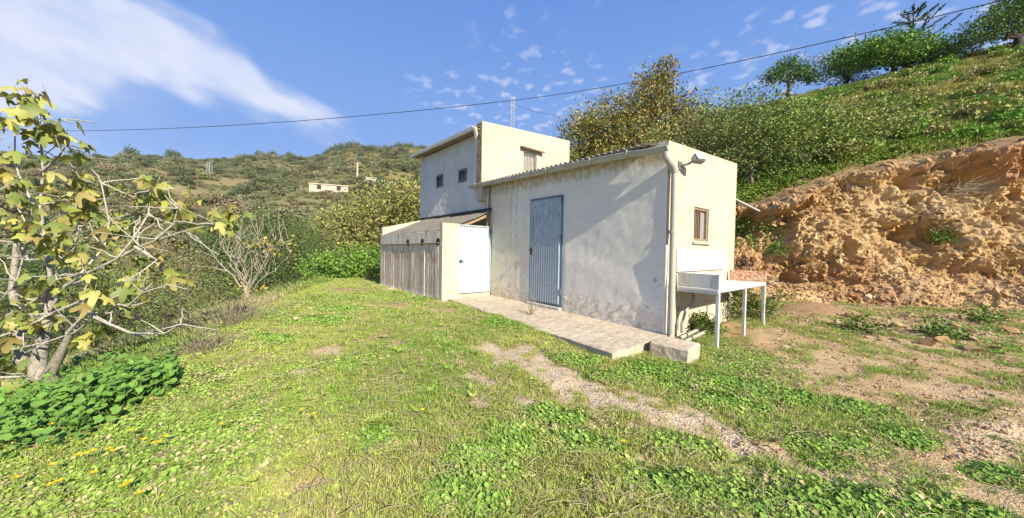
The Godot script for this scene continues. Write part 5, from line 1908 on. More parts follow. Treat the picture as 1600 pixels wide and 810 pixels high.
func build_trees() -> void:
	var V := func(x: float, y: float, z: float) -> Vector3: return Vector3(x, y, z)
	var ground := func(px: float, depth: float) -> Vector3:
		var x := (px - 800.0) / FOCAL * depth
		return Vector3(x, ground_height(x, -depth), -depth)
	# --- beside and behind the house
	var at: Vector3 = ground.call(600, 15.5)
	tree("yellow_fig_bush", "broad yellow-green fig bush with pale branches behind the lean-to", "bush", "", at, 201,
		[[V.call(-1.6, 2.0, 0), Vector3(1.4, 1.2, 1.2)], [V.call(0.0, 2.7, 0.2), Vector3(1.6, 1.5, 1.3)], [V.call(1.5, 3.0, 0), Vector3(1.5, 1.4, 1.3)], [V.call(0.0, 1.1, 0.5), Vector3(2.2, 1.0, 1.0)], [V.call(1.9, 2.0, -0.2), Vector3(1.2, 1.4, 1.0)]],
		13000, 0.13, 0.075, [Color(0.27, 0.29, 0.075), Color(0.34, 0.33, 0.10), Color(0.19, 0.24, 0.055), Color(0.27, 0.22, 0.085)], 0.14, Color(0.36, 0.33, 0.28), V.call(0.1, 0.5, 0), {"twigs": 12, "per": 6, "tight": 0.14})
	at = ground.call(402, 14.0)
	tree("carob_bush", "dense dark green carob bush below the bare fig", "bush", "", at, 202,
		[[V.call(-0.9, 2.2, 0), Vector3(1.3, 1.2, 1.2)], [V.call(0.6, 2.4, 0), Vector3(1.5, 1.4, 1.3)], [V.call(1.7, 2.0, 0.2), Vector3(1.0, 1.0, 1.0)], [V.call(0.2, 1.2, 0.5), Vector3(1.9, 1.1, 1.2)], [V.call(0.4, 3.2, -0.2), Vector3(1.1, 0.8, 1.0)]],
		13000, 0.09, 0.05, [Color(0.055, 0.105, 0.028), Color(0.08, 0.14, 0.035), Color(0.05, 0.09, 0.026), Color(0.12, 0.17, 0.05)], 0.16, Color(0.18, 0.15, 0.11), V.call(0.2, 0.9, 0), {"per": 16})
	at = ground.call(470, 18.0)
	tree("scrub_bush", "loose grey-green bush between the carob and the yellow fig bush", "bush", "", at, 203,
		[[V.call(-0.8, 2.4, 0), Vector3(1.6, 1.5, 1.3)], [V.call(1.0, 2.9, 0), Vector3(1.5, 1.4, 1.3)], [V.call(0.2, 1.2, 0.4), Vector3(2.2, 1.2, 1.2)]],
		9000, 0.08, 0.04, [Color(0.15, 0.20, 0.06), Color(0.20, 0.23, 0.075), Color(0.12, 0.16, 0.055)], 0.1, Color(0.2, 0.17, 0.13), V.call(0, 0.8, 0), {})
	# bare fig in front of the carob
	at = ground.call(385, 9.0)
	var bf := thing("bare_fig", "small nearly leafless fig with pale upright branches by the path edge", "tree", at)
	var pr := RandomNumberGenerator.new(); pr.seed = 205
	var mb := MB.new()
	mb.col = Color(0.46, 0.42, 0.35)
	mb.tube([V.call(0, -0.2, 0), V.call(0.02, 0.3, 0), V.call(-0.03, 0.55, 0)], [0.10, 0.08, 0.06], 9)
	obj("trunk", mb, M.bark, bf)
	for q in [[-0.75, 1.85, 0.05], [-0.45, 2.15, -0.2], [-0.1, 2.25, 0.1], [0.25, 2.1, -0.1], [0.55, 2.3, 0.1], [0.95, 2.2, 0.0], [1.15, 1.9, 0.2], [-0.95, 1.6, 0.1], [0.75, 1.45, 0.2], [0.15, 1.7, 0.3], [-0.3, 1.6, 0.3], [1.3, 1.6, 0.0]]:
		mb = MB.new()
		mb.col = Color(0.55, 0.50, 0.41) * pr.randf_range(0.85, 1.1)
		var e := Vector3(q[0], q[1], q[2])
		var pts := limb(mb, pr, V.call(0, 0.35, 0), e * 0.9, 0.017, 0.005, 0.07, 7, 6)
		for k in 9:
			var p: Vector3 = pts[3 + pr.randi() % 5]
			limb(mb, pr, p, p + Vector3(pr.randfn() * 0.2, absf(pr.randfn()) * 0.4 + 0.1, pr.randfn() * 0.2), 0.008, 0.003, 0.08, 4, 4)
		obj("branch", mb, M.bark, bf)
	mb = crown(pr, [[V.call(0.6, 1.7, 0), Vector3(0.6, 0.4, 0.4)], [V.call(0.1, 0.35, 0.2), Vector3(0.5, 0.35, 0.4)]], 150, 0.13, 0.08, [Color(0.34, 0.28, 0.08), Color(0.25, 0.24, 0.07)], 3, 0.2)
	obj("foliage", mb, M.leaf, bf)
	# dry brush clumps along the terrace edge
	var brush := [[375, 505, 0.7, "pale dry brush at the foot of the bare fig"], [455, 445, 0.9, "grey dry brush beyond the bare fig beside the path"], [330, 545, 0.4, "straw-coloured dry brush on the terrace edge below the bare fig"]]
	for q in brush:
		var g := on_ground(q[0], q[1])
		var b := thing("dry_brush", q[3], "brush", Vector3(g.x, ground_height(g.x, g.z), g.z))
		mb = MB.new()
		for k in 190:
			mb.col = Color(0.40, 0.36, 0.25) * pr.randf_range(0.7, 1.2)
			var o: Vector3 = Vector3(pr.randfn() * 0.3, 0, pr.randfn() * 0.3) * q[2]
			var tip: Vector3 = o * 1.5 + Vector3(pr.randfn() * 0.12, absf(pr.randfn()) * 0.28 + 0.1, pr.randfn() * 0.12) * q[2]
			limb(mb, pr, o, tip, 0.005, 0.0025, 0.1, 3, 3)
		obj("stems", mb, M.bark, b)
	# bright undergrowth bush beside the lean-to
	at = ground.call(545, 12.5)
	tree("green_undergrowth", "bright green leafy undergrowth beside the lean-to corner", "bush", "", at, 206,
		[[V.call(-0.9, 0.35, 0), Vector3(0.9, 0.5, 0.8)], [V.call(0.2, 0.6, 0), Vector3(1.0, 0.6, 0.8)], [V.call(1.0, 0.6, -0.3), Vector3(0.8, 0.6, 0.8)]],
		5500, 0.10, 0.06, [Color(0.14, 0.28, 0.04), Color(0.20, 0.34, 0.06), Color(0.11, 0.22, 0.04)], 0.0, Color.WHITE, V.call(0, 0, 0), {})
	# bushes of the little valley to the left
	var valley := [
		[60, 8.5, 3.3, 1.9, "leafy dark green bush rising behind the big fig trunk", 1], [-70, 8.0, 3.2, 1.8, "dark green bush behind the far side of the big fig", 1], [175, 10.0, 3.3, 1.9, "olive green bush below the long fig limb", 0],
		[265, 12.5, 3.5, 2.2, "grey-green bush in the valley left of the carob", 2], [330, 19.0, 3.2, 2.6, "rounded bush behind the carob on the valley side", 0], [150, 19.0, 4.0, 3.0, "wide dull green bush across the valley behind the fig", 2],
		[60, 22.0, 4.6, 3.2, "tall dark bush across the valley behind the fig leaves", 1], [235, 26.0, 4.2, 3.2, "brownish bush below the bare ochre slope", 3], [420, 27.0, 4.2, 3.0, "mid green bush above the carob on the slope", 0], [340, 34.0, 4.4, 3.4, "dark bush on the slope above the valley floor", 1], [480, 36.0, 4.5, 3.6, "green bush on the slope left of the yellow fig bush", 0], [500, 27.0, 4.0, 2.6, "dark green bush touching the yellow fig bush", 1], [270, 44.0, 4.2, 3.8, "reddish brown bush on the ochre slope", 3]]
	var sets := [[Color(0.16, 0.22, 0.06), Color(0.20, 0.26, 0.075), Color(0.12, 0.17, 0.05)], [Color(0.08, 0.13, 0.04), Color(0.11, 0.165, 0.05), Color(0.06, 0.10, 0.035)], [Color(0.20, 0.22, 0.10), Color(0.24, 0.25, 0.12), Color(0.16, 0.18, 0.08)], [Color(0.24, 0.16, 0.09), Color(0.20, 0.18, 0.08), Color(0.28, 0.20, 0.11)]]
	for k in valley.size():
		var q: Array = valley[k]
		at = ground.call(q[0], q[1])
		var h: float = q[2]
		var w: float = q[3]
		var lf: float = 0.06 + 0.0022 * q[1]
		tree("valley_bush", q[4], "bush", "bushes in the little valley", at, 300 + k,
			[[V.call(-w * 0.45, h * 0.5, 0), Vector3(w * 0.6, h * 0.36, w * 0.5)], [V.call(w * 0.4, h * 0.55, 0.1), Vector3(w * 0.6, h * 0.38, w * 0.5)], [V.call(0, h * 0.75, -0.1), Vector3(w * 0.55, h * 0.28, w * 0.5)], [V.call(0, h * 0.25, 0.2), Vector3(w * 0.8, h * 0.26, w * 0.6)]],
			6500, lf, lf * 0.5, sets[q[5]], 0.09, Color(0.2, 0.17, 0.13), V.call(0, h * 0.25, 0), {"twigs": 5})
	# --- behind the house, right of the upper block
	at = ground.call(1000, 15.0)
	tree("yellow_tree", "yellow-green bushy tree with thin upright shoots behind the house", "tree", "", at, 401,
		[[V.call(-1.3, 1.7, 0), Vector3(1.5, 1.2, 1.2)], [V.call(0.2, 2.3, 0), Vector3(1.5, 1.2, 1.2)], [V.call(1.5, 2.0, 0), Vector3(1.4, 1.1, 1.2)], [V.call(0.4, 3.3, -0.1), Vector3(0.9, 1.1, 0.8)], [V.call(1.0, 4.0, 0), Vector3(0.45, 0.8, 0.4)], [V.call(-2.4, 1.2, 0.2), Vector3(1.2, 1.0, 0.9)], [V.call(0.2, 0.9, 0.4), Vector3(2.6, 1.0, 1.0)], [V.call(2.6, 1.3, 0.2), Vector3(1.3, 1.0, 1.0)]],
		24000, 0.12, 0.065, [Color(0.28, 0.27, 0.07), Color(0.36, 0.31, 0.09), Color(0.17, 0.20, 0.05), Color(0.30, 0.20, 0.07)], 0.15, Color(0.2, 0.16, 0.12), V.call(0, 0.8, 0), {"twigs": 14, "per": 6, "tight": 0.15})
	at = ground.call(905, 17.0)
	tree("dark_shrub", "dark twiggy shrub showing above the upper block's parapet", "shrub", "", at, 402,
		[[V.call(-0.2, 1.6, 0), Vector3(1.2, 1.2, 1.0)], [V.call(0.8, 1.9, 0), Vector3(0.9, 1.1, 0.9)]],
		4000, 0.10, 0.05, [Color(0.07, 0.09, 0.03), Color(0.11, 0.12, 0.04)], 0.1, Color(0.2, 0.16, 0.12), V.call(0, 0.6, 0), {"twigs": 10, "per": 6})
	# thicket of thin grey twigs with small leaves above the bank beside the gable
	var th := [[1085, 11.0, 2.3, 2.1, "grey twiggy thicket rising just behind the gable wall"], [1170, 10.2, 2.6, 1.9, "tangled thicket with dark stems beside the gable corner"], [1250, 10.3, 1.8, 1.9, "pale leafed thicket at the head of the earth bank"], [1320, 11.0, 1.3, 1.6, "low thicket on the slope above the bank's left end"], [1130, 14.0, 1.6, 2.2, "grey-green thicket higher up behind the gable"], [1225, 14.0, 1.2, 2.0, "thin thicket below the small round tree"]]
	for k in th.size():
		var q: Array = th[k]
		at = ground.call(q[0], q[1])
		var h: float = q[2]
		var w: float = q[3]
		tree("thicket", q[4], "thicket", "twiggy thickets above the bank", at, 420 + k,
			[[V.call(-w * 0.5, h * 0.5, 0.2), Vector3(w * 0.5, h * 0.45, 0.9)], [V.call(w * 0.4, h * 0.5, 0.2), Vector3(w * 0.55, h * 0.45, 0.9)], [V.call(0, h * 0.8, 0), Vector3(w * 0.5, h * 0.35, 0.8)]],
			7000, 0.085, 0.045, [[Color(0.22, 0.29, 0.08), Color(0.33, 0.35, 0.12), Color(0.28, 0.22, 0.11)], [Color(0.13, 0.21, 0.05), Color(0.18, 0.27, 0.065), Color(0.24, 0.27, 0.09)], [Color(0.24, 0.34, 0.08), Color(0.33, 0.42, 0.11), Color(0.17, 0.26, 0.06)]][k % 3], 0.06, Color(0.24, 0.20, 0.16), V.call(0, h * 0.2, 0), {"twigs": 34, "per": 5, "tight": 0.2})
	at = ground.call(1165, 9.3)
	tree("shaded_bush", "dark leafy bush in the gap between gable and earth bank", "bush", "", at, 431,
		[[V.call(0, 0.5, 0.1), Vector3(0.9, 0.6, 0.5)], [V.call(0.8, 0.7, 0), Vector3(0.8, 0.5, 0.5)], [V.call(-0.8, 0.6, 0), Vector3(0.7, 0.5, 0.5)]],
		4500, 0.07, 0.045, [Color(0.13, 0.22, 0.05), Color(0.17, 0.27, 0.06)], 0.0, Color.WHITE, V.call(0, 0, 0), {})
	# leafy weed clumps dotted over the slope
	var wp := []
	for k in 3:
		wp.append(crown(pr, [[V.call(0, 0.12, 0), Vector3(0.36, 0.17, 0.3)], [V.call(0.25, 0.1, 0.08), Vector3(0.26, 0.14, 0.22)]], 800, 0.10, 0.06, [[Color(0.17, 0.33, 0.05), Color(0.22, 0.38, 0.07)], [Color(0.26, 0.33, 0.08), Color(0.33, 0.38, 0.11)], [Color(0.38, 0.34, 0.15), Color(0.30, 0.30, 0.10)]][k], 6, 0.22).done(M.leaf))
	var wwords := ["fresh green leafy weed clump on the steep slope", "yellow-green weed clump on the steep slope", "straw-coloured weed clump on the steep slope"]
	for k in 150:
		var wd := pr.randf_range(9.5, 24.0)
		var wx := pr.randf_range(1250.0, 1640.0)
		var wat: Vector3 = ground.call(wx, wd)
		if side_of(bank_toe, wat.x, wat.z) < 1.1: continue
		var wk := pr.randi() % 3
		var wo := mesh_of("slope_weed", wp[wk])
		wo.transform = Transform3D(Basis(Vector3.UP, pr.randf() * TAU).scaled(Vector3.ONE * pr.randf_range(0.5, 1.5)), wat)
		tag(wo, wwords[wk], "weed", wwords[wk].replace("clump", "clumps"))
	# --- along the crest of the slope
	at = ground.call(1222, 25.0)
	tree("small_round_tree", "small round-crowned tree alone on the slope's skyline", "tree", "", at, 441,
		[[V.call(-0.9, 1.7, 0), Vector3(0.9, 0.5, 0.8)], [V.call(0.8, 2.0, 0), Vector3(0.9, 0.6, 0.8)], [V.call(-0.1, 2.5, 0), Vector3(0.8, 0.55, 0.7)], [V.call(1.5, 1.5, 0.2), Vector3(0.5, 0.35, 0.5)]],
		3800, 0.16, 0.085, [Color(0.09, 0.17, 0.04), Color(0.13, 0.22, 0.05)], 0.16, Color(0.07, 0.06, 0.05), V.call(0.05, 1.2, 0), {"tight": 0.22, "per": 8})
	at = ground.call(1385, 24.0)
	tree("spreading_tree", "wide spreading green tree with flat crown on the skyline", "tree", "", at, 442,
		[[V.call(-2.4, 1.1, 0), Vector3(1.8, 0.75, 1.5)], [V.call(0.0, 1.7, 0), Vector3(2.2, 0.8, 1.6)], [V.call(2.0, 1.3, 0), Vector3(1.8, 0.75, 1.4)], [V.call(-0.6, 1.0, 0.6), Vector3(1.8, 0.55, 1.0)]],
		12000, 0.2, 0.11, [Color(0.15, 0.28, 0.05), Color(0.21, 0.34, 0.065), Color(0.10, 0.19, 0.04)], 0.22, Color(0.07, 0.06, 0.05), V.call(0, 0.5, 0), {"tight": 0.2, "per": 8})
	at = ground.call(1312, 27.0)
	tree("feathery_tree", "taller blue-green feathery tree left behind the spreading tree", "tree", "", at, 443,
		[[V.call(-1.0, 2.0, 0), Vector3(1.7, 1.1, 1.3)], [V.call(0.8, 2.7, 0), Vector3(1.7, 1.0, 1.3)], [V.call(2.4, 3.0, 0), Vector3(1.4, 0.9, 1.1)], [V.call(-0.2, 1.0, 0.2), Vector3(2.1, 0.9, 1.2)]],
		9000, 0.2, 0.05, [Color(0.09, 0.15, 0.08), Color(0.12, 0.19, 0.09)], 0.2, Color(0.08, 0.07, 0.06), V.call(0, 1.2, 0), {"tight": 0.17, "twigs": 8})
	at = ground.call(1455, 26.0)
	tree("dark_hedge_bush", "dark bush under the skyline between spreading tree and corner tree", "bush", "", at, 444,
		[[V.call(-0.6, 1.0, 0), Vector3(1.7, 0.9, 1.1)], [V.call(1.3, 0.9, 0), Vector3(1.4, 0.8, 1.0)]],
		4500, 0.16, 0.085, [Color(0.04, 0.075, 0.028), Color(0.06, 0.10, 0.035)], 0.0, Color.WHITE, V.call(0, 0.3, 0), {})
	at = ground.call(1575, 22.0)
	tree("corner_tree", "big dark tree with crooked limbs at the top of the slope", "tree", "", at, 445,
		[[V.call(-1.6, 1.6, 0), Vector3(1.5, 1.1, 1.2)], [V.call(0.0, 2.5, 0), Vector3(1.7, 1.1, 1.3)], [V.call(1.6, 2.8, 0), Vector3(1.6, 1.2, 1.3)], [V.call(-2.6, 0.9, 0), Vector3(1.0, 0.7, 0.9)], [V.call(0.4, 3.6, 0), Vector3(1.1, 0.8, 0.9)]],
		9500, 0.17, 0.09, [Color(0.08, 0.14, 0.04), Color(0.12, 0.20, 0.05), Color(0.18, 0.27, 0.06)], 0.25, Color(0.08, 0.065, 0.05), V.call(0, 0.9, 0), {"tight": 0.15})
	# the conifer with tiered upswept branches
	at = ground.call(1411, 30.0)
	var cn := thing("araucaria", "young conifer with tiered upswept branches above the spreading tree", "tree", at)
	mb = MB.new()
	mb.col = Color(0.10, 0.08, 0.06)
	var top := at_depth(1413, 12, 30.0).y - at.y
	mb.tube([V.call(0, -0.2, 0), V.call(0, top * 0.6, 0), V.call(0, top * 0.92, 0), V.call(0, top + 0.7, 0)], [0.14, 0.09, 0.04, 0.012], 7)
	obj("trunk", mb, M.bark, cn)
	pr.seed = 447
	for tier in 4:
		for k in 6:
			mb = MB.new()
			var a := TAU * k / 6.0 + tier * 0.5
			var l: float = [2.4, 1.9, 1.2, 0.6][tier]
			var y0: float = top * [0.5, 0.66, 0.82, 0.93][tier]
			var dir := Vector3(cos(a), 0, sin(a))
			mb.col = Color(0.05, 0.075, 0.05)
			var pts := [Vector3(0, y0, 0), dir * l * 0.5 + Vector3(0, y0 + l * 0.18, 0), dir * l + Vector3(0, y0 + l * 0.5, 0)]
			mb.tube(pts, [0.03, 0.03, 0.05], 6)
			for j in 46:
				var tt := pr.randf_range(0.3, 1.05)
				var p := (pts[0] as Vector3).lerp(pts[1], minf(tt * 2.0, 1.0)) if tt < 0.5 else (pts[1] as Vector3).lerp(pts[2], (tt - 0.5) * 2.0)
				var d := (dir + Vector3.UP * 0.7 + Vector3(pr.randfn(), pr.randfn(), pr.randfn()) * 0.7).normalized()
				mb.leaf(p, d, d.cross(Vector3(0.2, 0.5, 0.8)).normalized(), pr.randf_range(0.2, 0.36), 0.09)
			obj("branch", mb, M.leaf, cn)
	# dry twigs on the bank
	for q in [[1505, 295, 8.3, "dry twig tangle hanging on the earth bank"], [1470, 335, 8.2, "bare brush lying against the earth bank face"]]:
		var g := at_depth(q[0], q[1], q[2])
		var b := thing("dry_twigs", q[3], "twigs", g)
		mb = MB.new()
		for k in 42:
			mb.col = Color(0.40, 0.33, 0.24) * pr.randf_range(0.7, 1.15)
			var o := Vector3(pr.randfn() * 0.15, pr.randfn() * 0.1, -0.15)
			limb(mb, pr, o, o + Vector3(pr.randf_range(-0.2, 1.0), pr.randfn() * 0.35 - 0.05, pr.randf_range(-0.2, 0.25)), 0.008, 0.003, 0.14, 5, 4)
		obj("stems", mb, M.bark, b)
	# weeds hanging over and on the bank
	for q in [[1210, 395, 8.0, "tuft of green weed on the bank near the gable"], [1470, 375, 8.3, "tuft of green weed in a hollow of the earth bank"], [1460, 470, 7.6, "green weed at the foot of the earth bank"], [1535, 505, 6.3, "green weed among the rubble by the bank"], [1480, 530, 6.0, "green weed growing between two rubble stones"], [1220, 472, 7.5, "green weed at the bank foot behind the counter"], [1345, 520, 6.6, "low green weed in front of the earth heap"]]:
		var g := at_depth(q[0], q[1], q[2])
		if q[1] > 440: g = on_ground(q[0], q[1])
		tree("weed_tuft", q[3], "weed", "weeds on and below the bank", g, int(q[0]), [[V.call(0, 0.08, 0), Vector3(0.28, 0.16, 0.2)]], 420, 0.06, 0.035, [Color(0.09, 0.17, 0.03), Color(0.14, 0.22, 0.045)], 0.0, Color.WHITE, Vector3.ZERO, {"per": 6, "tight": 0.3})
	# dry grass stems growing from the slab joint
	var g2 := CORNER + Basis(Vector3.UP, house_turn) * Vector3(-1.95, 0.03, 0.72)
	var b2 := thing("dry_weed", "thin dry weed growing out of the concrete pavement by the blue door", "weed", g2)
	mb = MB.new()
	for k in 16:
		mb.col = Color(0.42, 0.33, 0.17)
		limb(mb, pr, Vector3.ZERO, Vector3(pr.randfn() * 0.12, pr.randf_range(0.15, 0.38), pr.randfn() * 0.12), 0.004, 0.002, 0.08, 4, 4)
	obj("stems", mb, M.bark, b2)
	# plants under and beside the counter
	for q in [[1150, 470, 6.2, 0.42, "leafy weeds growing behind the counter legs"], [1185, 490, 6.2, 0.3, "leafy weeds around the far counter leg"], [1100, 505, 5.2, 0.2, "weeds under the counter against the gable"]]:
		var g := at_depth(q[0], q[1], q[2])
		g.y = ground_height(g.x, g.z)
		var r: float = q[3]
		tree("counter_weeds", q[4], "weed", "weeds around the counter", g, int(q[0]) + 7, [[V.call(0, r * 0.6, 0), Vector3(r, r * 0.7, r * 0.8)]], 900, 0.06, 0.03, [Color(0.12, 0.18, 0.04), Color(0.18, 0.22, 0.06), Color(0.09, 0.14, 0.03)], 0.0, Color.WHITE, Vector3.ZERO, {"per": 6, "tight": 0.3})

func build_far() -> void:
	# scrub dotted over the far hillside: the larger ones singly, the rest as one mass
	var pr := RandomNumberGenerator.new(); pr.seed = 71
	var protos := []
	var sets := [[Color(0.13, 0.155, 0.075), Color(0.17, 0.19, 0.09)], [Color(0.21, 0.23, 0.115), Color(0.25, 0.26, 0.13)], [Color(0.27, 0.21, 0.135), Color(0.23, 0.20, 0.12)], [Color(0.10, 0.13, 0.065), Color(0.125, 0.155, 0.075)]]
	for k in 4:
		var mb := crown(pr, [[Vector3(-0.4, 0.55, 0), Vector3(0.7, 0.5, 0.7)], [Vector3(0.45, 0.6, 0.1), Vector3(0.65, 0.5, 0.6)], [Vector3(0, 0.9, -0.1), Vector3(0.6, 0.42, 0.6)], [Vector3(0, 0.35, 0.3), Vector3(0.9, 0.35, 0.7)]], 900, 0.17, 0.12, sets[k], 10, 0.2)
		protos.append(mb.done(M.leaf))
	var made := 0
	var places := [[], [], [], []]
	var cols := [PackedColorArray(), PackedColorArray(), PackedColorArray(), PackedColorArray()]
	var found := []
	for k in 16000:
		var az := pr.randf_range(-64.0, -8.0)
		var r := 38.0 + 250.0 * pow(pr.randf(), 0.75)
		var x := sin(deg_to_rad(az)) * r
		var z := -cos(deg_to_rad(az)) * r
		if side_of(bank_toe, x, z) > -2.0 and r < 38.0: continue
		var dens := n_low.get_noise_2d(x * 0.45 + 500.0, z * 0.45)
		if pr.randf() > 0.17 + dens * 0.7 + 0.2 * smoothstep(150.0, 260.0, r): continue
		var size := pr.randf_range(0.55, 1.7) * (1.25 if dens > 0.1 else 0.9)
		found.append([size / r, x, z, size])
	found.sort_custom(func(a, b): return a[0] > b[0])
	var words := ["round dark olive bush dotted on the far hillside", "pale green bush dotted on the far hillside", "brownish bush dotted on the far hillside", "blackish green bush dotted on the far hillside"]
	for q in found:
		var kind: int = [0, 0, 0, 1, 1, 2, 3, 3][pr.randi() % 8]
		var tr := Transform3D(Basis(Vector3.UP, pr.randf() * TAU).scaled(Vector3(q[3] * pr.randf_range(0.9, 1.4), q[3] * pr.randf_range(0.75, 1.1), q[3])), Vector3(q[1], ground_height(q[1], q[2]) - 0.1, q[2]))
		if made < 280:
			made += 1
			var o := mesh_of("hillside_bush", protos[kind])
			o.transform = tr
			tag(o, words[kind], "bush", words[kind].replace(" bush ", " bushes "))
		else:
			places[kind].append(tr)
			cols[kind].append(Color.WHITE * pr.randf_range(0.8, 1.2))
	for k in 4:
		scatter("hillside_scrub", protos[k], places[k], cols[k], ["dark olive scrub covering the far hillside", "pale green scrub covering the far hillside", "brown scrub covering the far hillside", "blackish scrub covering the far hillside"][k], "scrub")
	var small := [[], []]
	var scols := [PackedColorArray(), PackedColorArray()]
	for k in 6500:
		var az := pr.randf_range(-64.0, -8.0)
		var r := 30.0 + 200.0 * pow(pr.randf(), 1.15)
		var x := sin(deg_to_rad(az)) * r
		var z := -cos(deg_to_rad(az)) * r
		if side_of(bank_toe, x, z) > -2.0 and r < 38.0: continue
		var s := pr.randf_range(0.25, 0.7)
		var kind := 1 if pr.randf() < 0.35 + n_low.get_noise_2d(x * 0.6, z * 0.6) else 0
		small[kind].append(Transform3D(Basis(Vector3.UP, pr.randf() * TAU).scaled(Vector3(s * 1.4, s, s * 1.4)), Vector3(x, ground_height(x, z) - 0.05, z)))
		scols[kind].append(Color.WHITE * pr.randf_range(0.8, 1.3))
	scatter("low_scrub", protos[1], small[0], scols[0], "low pale green scrub across the far hillside", "scrub")
	scatter("low_scrub", protos[2], small[1], scols[1], "low brown scrub across the far hillside", "scrub")
	# trees on the far skyline
	for k in 26:
		var px: float = [450, 452, 460, 512, 520, 530, 541, 548, 556, 566, 574, 582, 590, 600, 612, 622, 632, 640, 268, 275, 375, 380, 205, 120, 405, 425][k]
		var d := 262.0 + pr.randf_range(-6, 6)
		var az := atan((px - 800.0) / FOCAL)
		var x := sin(az) * d
		var z := -cos(az) * d
		var o := mesh_of("skyline_tree", protos[3])
		var s := pr.randf_range(2.6, 4.2)
		o.transform = Transform3D(Basis(Vector3.UP, pr.randf() * TAU).scaled(Vector3(s, s * 1.25, s)), Vector3(x, ground_height(x, z) - 0.3, z))
		tag(o, "small dark tree standing on the far ridge skyline", "tree", "trees on the far ridge skyline")
	# two pale farm buildings half hidden on the hillside
	for q in [[516, 300, 150.0, 15.0, 2.2, "long low white building on the far hillside"], [580, 292, 140.0, 4.2, 3.0, "small white cube building on the far hillside beside a pole"]]:
		var p := on_ground(q[0], q[1])
		var b := thing("hill_building", q[5], "building", Vector3(p.x, ground_height(p.x, p.z), p.z), 0.35)
		var k: float = absf(p.z) / 150.0
		var w: float = q[3] * k
		var h: float = q[4] * k
		var mb := MB.new()
		mb.box(Vector3(0, h / 2 - 0.5, 0), Vector3(w, h + 1.0, 4.0), Basis(), 0.05)
		obj("wall", mb, M.gable, b)
		mb = MB.new()
		mb.box(Vector3(0, h + 0.1, 0), Vector3(w + 0.4, 0.2, 4.4), Basis(), 0.04)
		obj("roof", mb, M.shed_lime, b)
		for i in int(maxf(1.0, w / 3.0)):
			mb = MB.new()
			mb.box(Vector3(-w / 2 + (i + 0.5) * w / int(maxf(1.0, w / 3.0)), h * 0.5, 2.02), Vector3(0.8, 0.9, 0.06))
			obj("window", mb, M.dark, b)
	# lattice pylon and timber pole on the far slope
	var pp := on_ground(327, 279)
	pylon("far_pylon", "slim lattice pylon on the far hillside", Vector3(pp.x, ground_height(pp.x, pp.z), pp.z), at_depth(327, 254, absf(pp.z)).y - ground_height(pp.x, pp.z), 1.1, 0.055)
	pp = on_ground(558, 287)
	var po := thing("far_pole", "tall pale power pole with crossarm on the far hillside", "pole", Vector3(pp.x, ground_height(pp.x, pp.z), pp.z))
	var hh := at_depth(558, 254, absf(pp.z)).y - po.position.y
	var mb2 := MB.new()
	mb2.tube([Vector3(0, -0.5, 0), Vector3(0, hh, 0)], [0.28, 0.2], 8)
	obj("post", mb2, M.concrete, po)
	mb2 = MB.new()
	mb2.box(Vector3(0, hh - 0.2, 0), Vector3(1.7, 0.16, 0.16))
	obj("crossarm", mb2, M.concrete, po)
	# lattice mast behind the upper block, carrying the cable
	var top := at_depth(801.5, 152, 30.0)
	var gy := ground_height(top.x, top.z)
	pylon("lattice_mast", "slim galvanised lattice mast rising behind the upper block", Vector3(top.x, gy, top.z), top.y - gy, 0.34, 0.022)
	var spans := [
		["power_cable", "black overhead cable from the lattice mast towards the hillside trees", at_depth(801.5, 157, 30.0), at_depth(1760, -48, 13.0), 0.55, 0.022],
		["power_cable", "thin overhead cable from the lattice mast out over the valley", at_depth(801.5, 157, 30.0), at_depth(-120, 199, 46.0), 1.35, 0.026],
		["power_cable", "faint slack cable hanging from the lattice mast to the shrubs", at_depth(803, 163, 30.0), at_depth(925, 178, 34.0), 0.55, 0.012]]
	for q in spans:
		var mb := MB.new()
		var pts := []
		for k in 41:
			var t := k / 40.0
			pts.append((q[2] as Vector3).lerp(q[3], t) + Vector3(0, -4.0 * q[4] * t * (1.0 - t), 0))
		mb.tube(pts, [q[5]], 6)
		var o := obj(q[0], mb, M.cable)
		tag(o, q[1], "cable")

func pylon(called: String, label: String, at: Vector3, h: float, w: float, bar: float) -> void:
	var t := thing(called, label, "pylon", at)
	var mb := MB.new()
	var legs := [Vector3(1, 0, 1), Vector3(-1, 0, 1), Vector3(-1, 0, -1), Vector3(1, 0, -1)]
	for l in legs:
		mb.tube([l * w * 0.5 + Vector3(0, -0.3, 0), l * w * 0.3 + Vector3(0, h, 0)], [bar], 4)
	obj("legs", mb, M.galvanised, t)
	mb = MB.new()
	var steps := int(clampf(h / (w * 0.9), 6, 24))
	for k in steps:
		var a := float(k) / steps
		var b := float(k + 1) / steps
		for i in 4:
			var la: Vector3 = legs[i] * lerpf(w * 0.5, w * 0.3, a) + Vector3(0, h * a, 0)
			var lb: Vector3 = legs[(i + 1) % 4] * lerpf(w * 0.5, w * 0.3, b) + Vector3(0, h * b, 0)
			mb.tube([la, lb], [bar * 0.7], 3)
	obj("bracing", mb, M.galvanised, t)
	mb = MB.new()
	mb.box(Vector3(0, h - 0.1, 0), Vector3(w * 1.3, bar * 3, bar * 3))
	obj("crossarm", mb, M.galvanised, t)

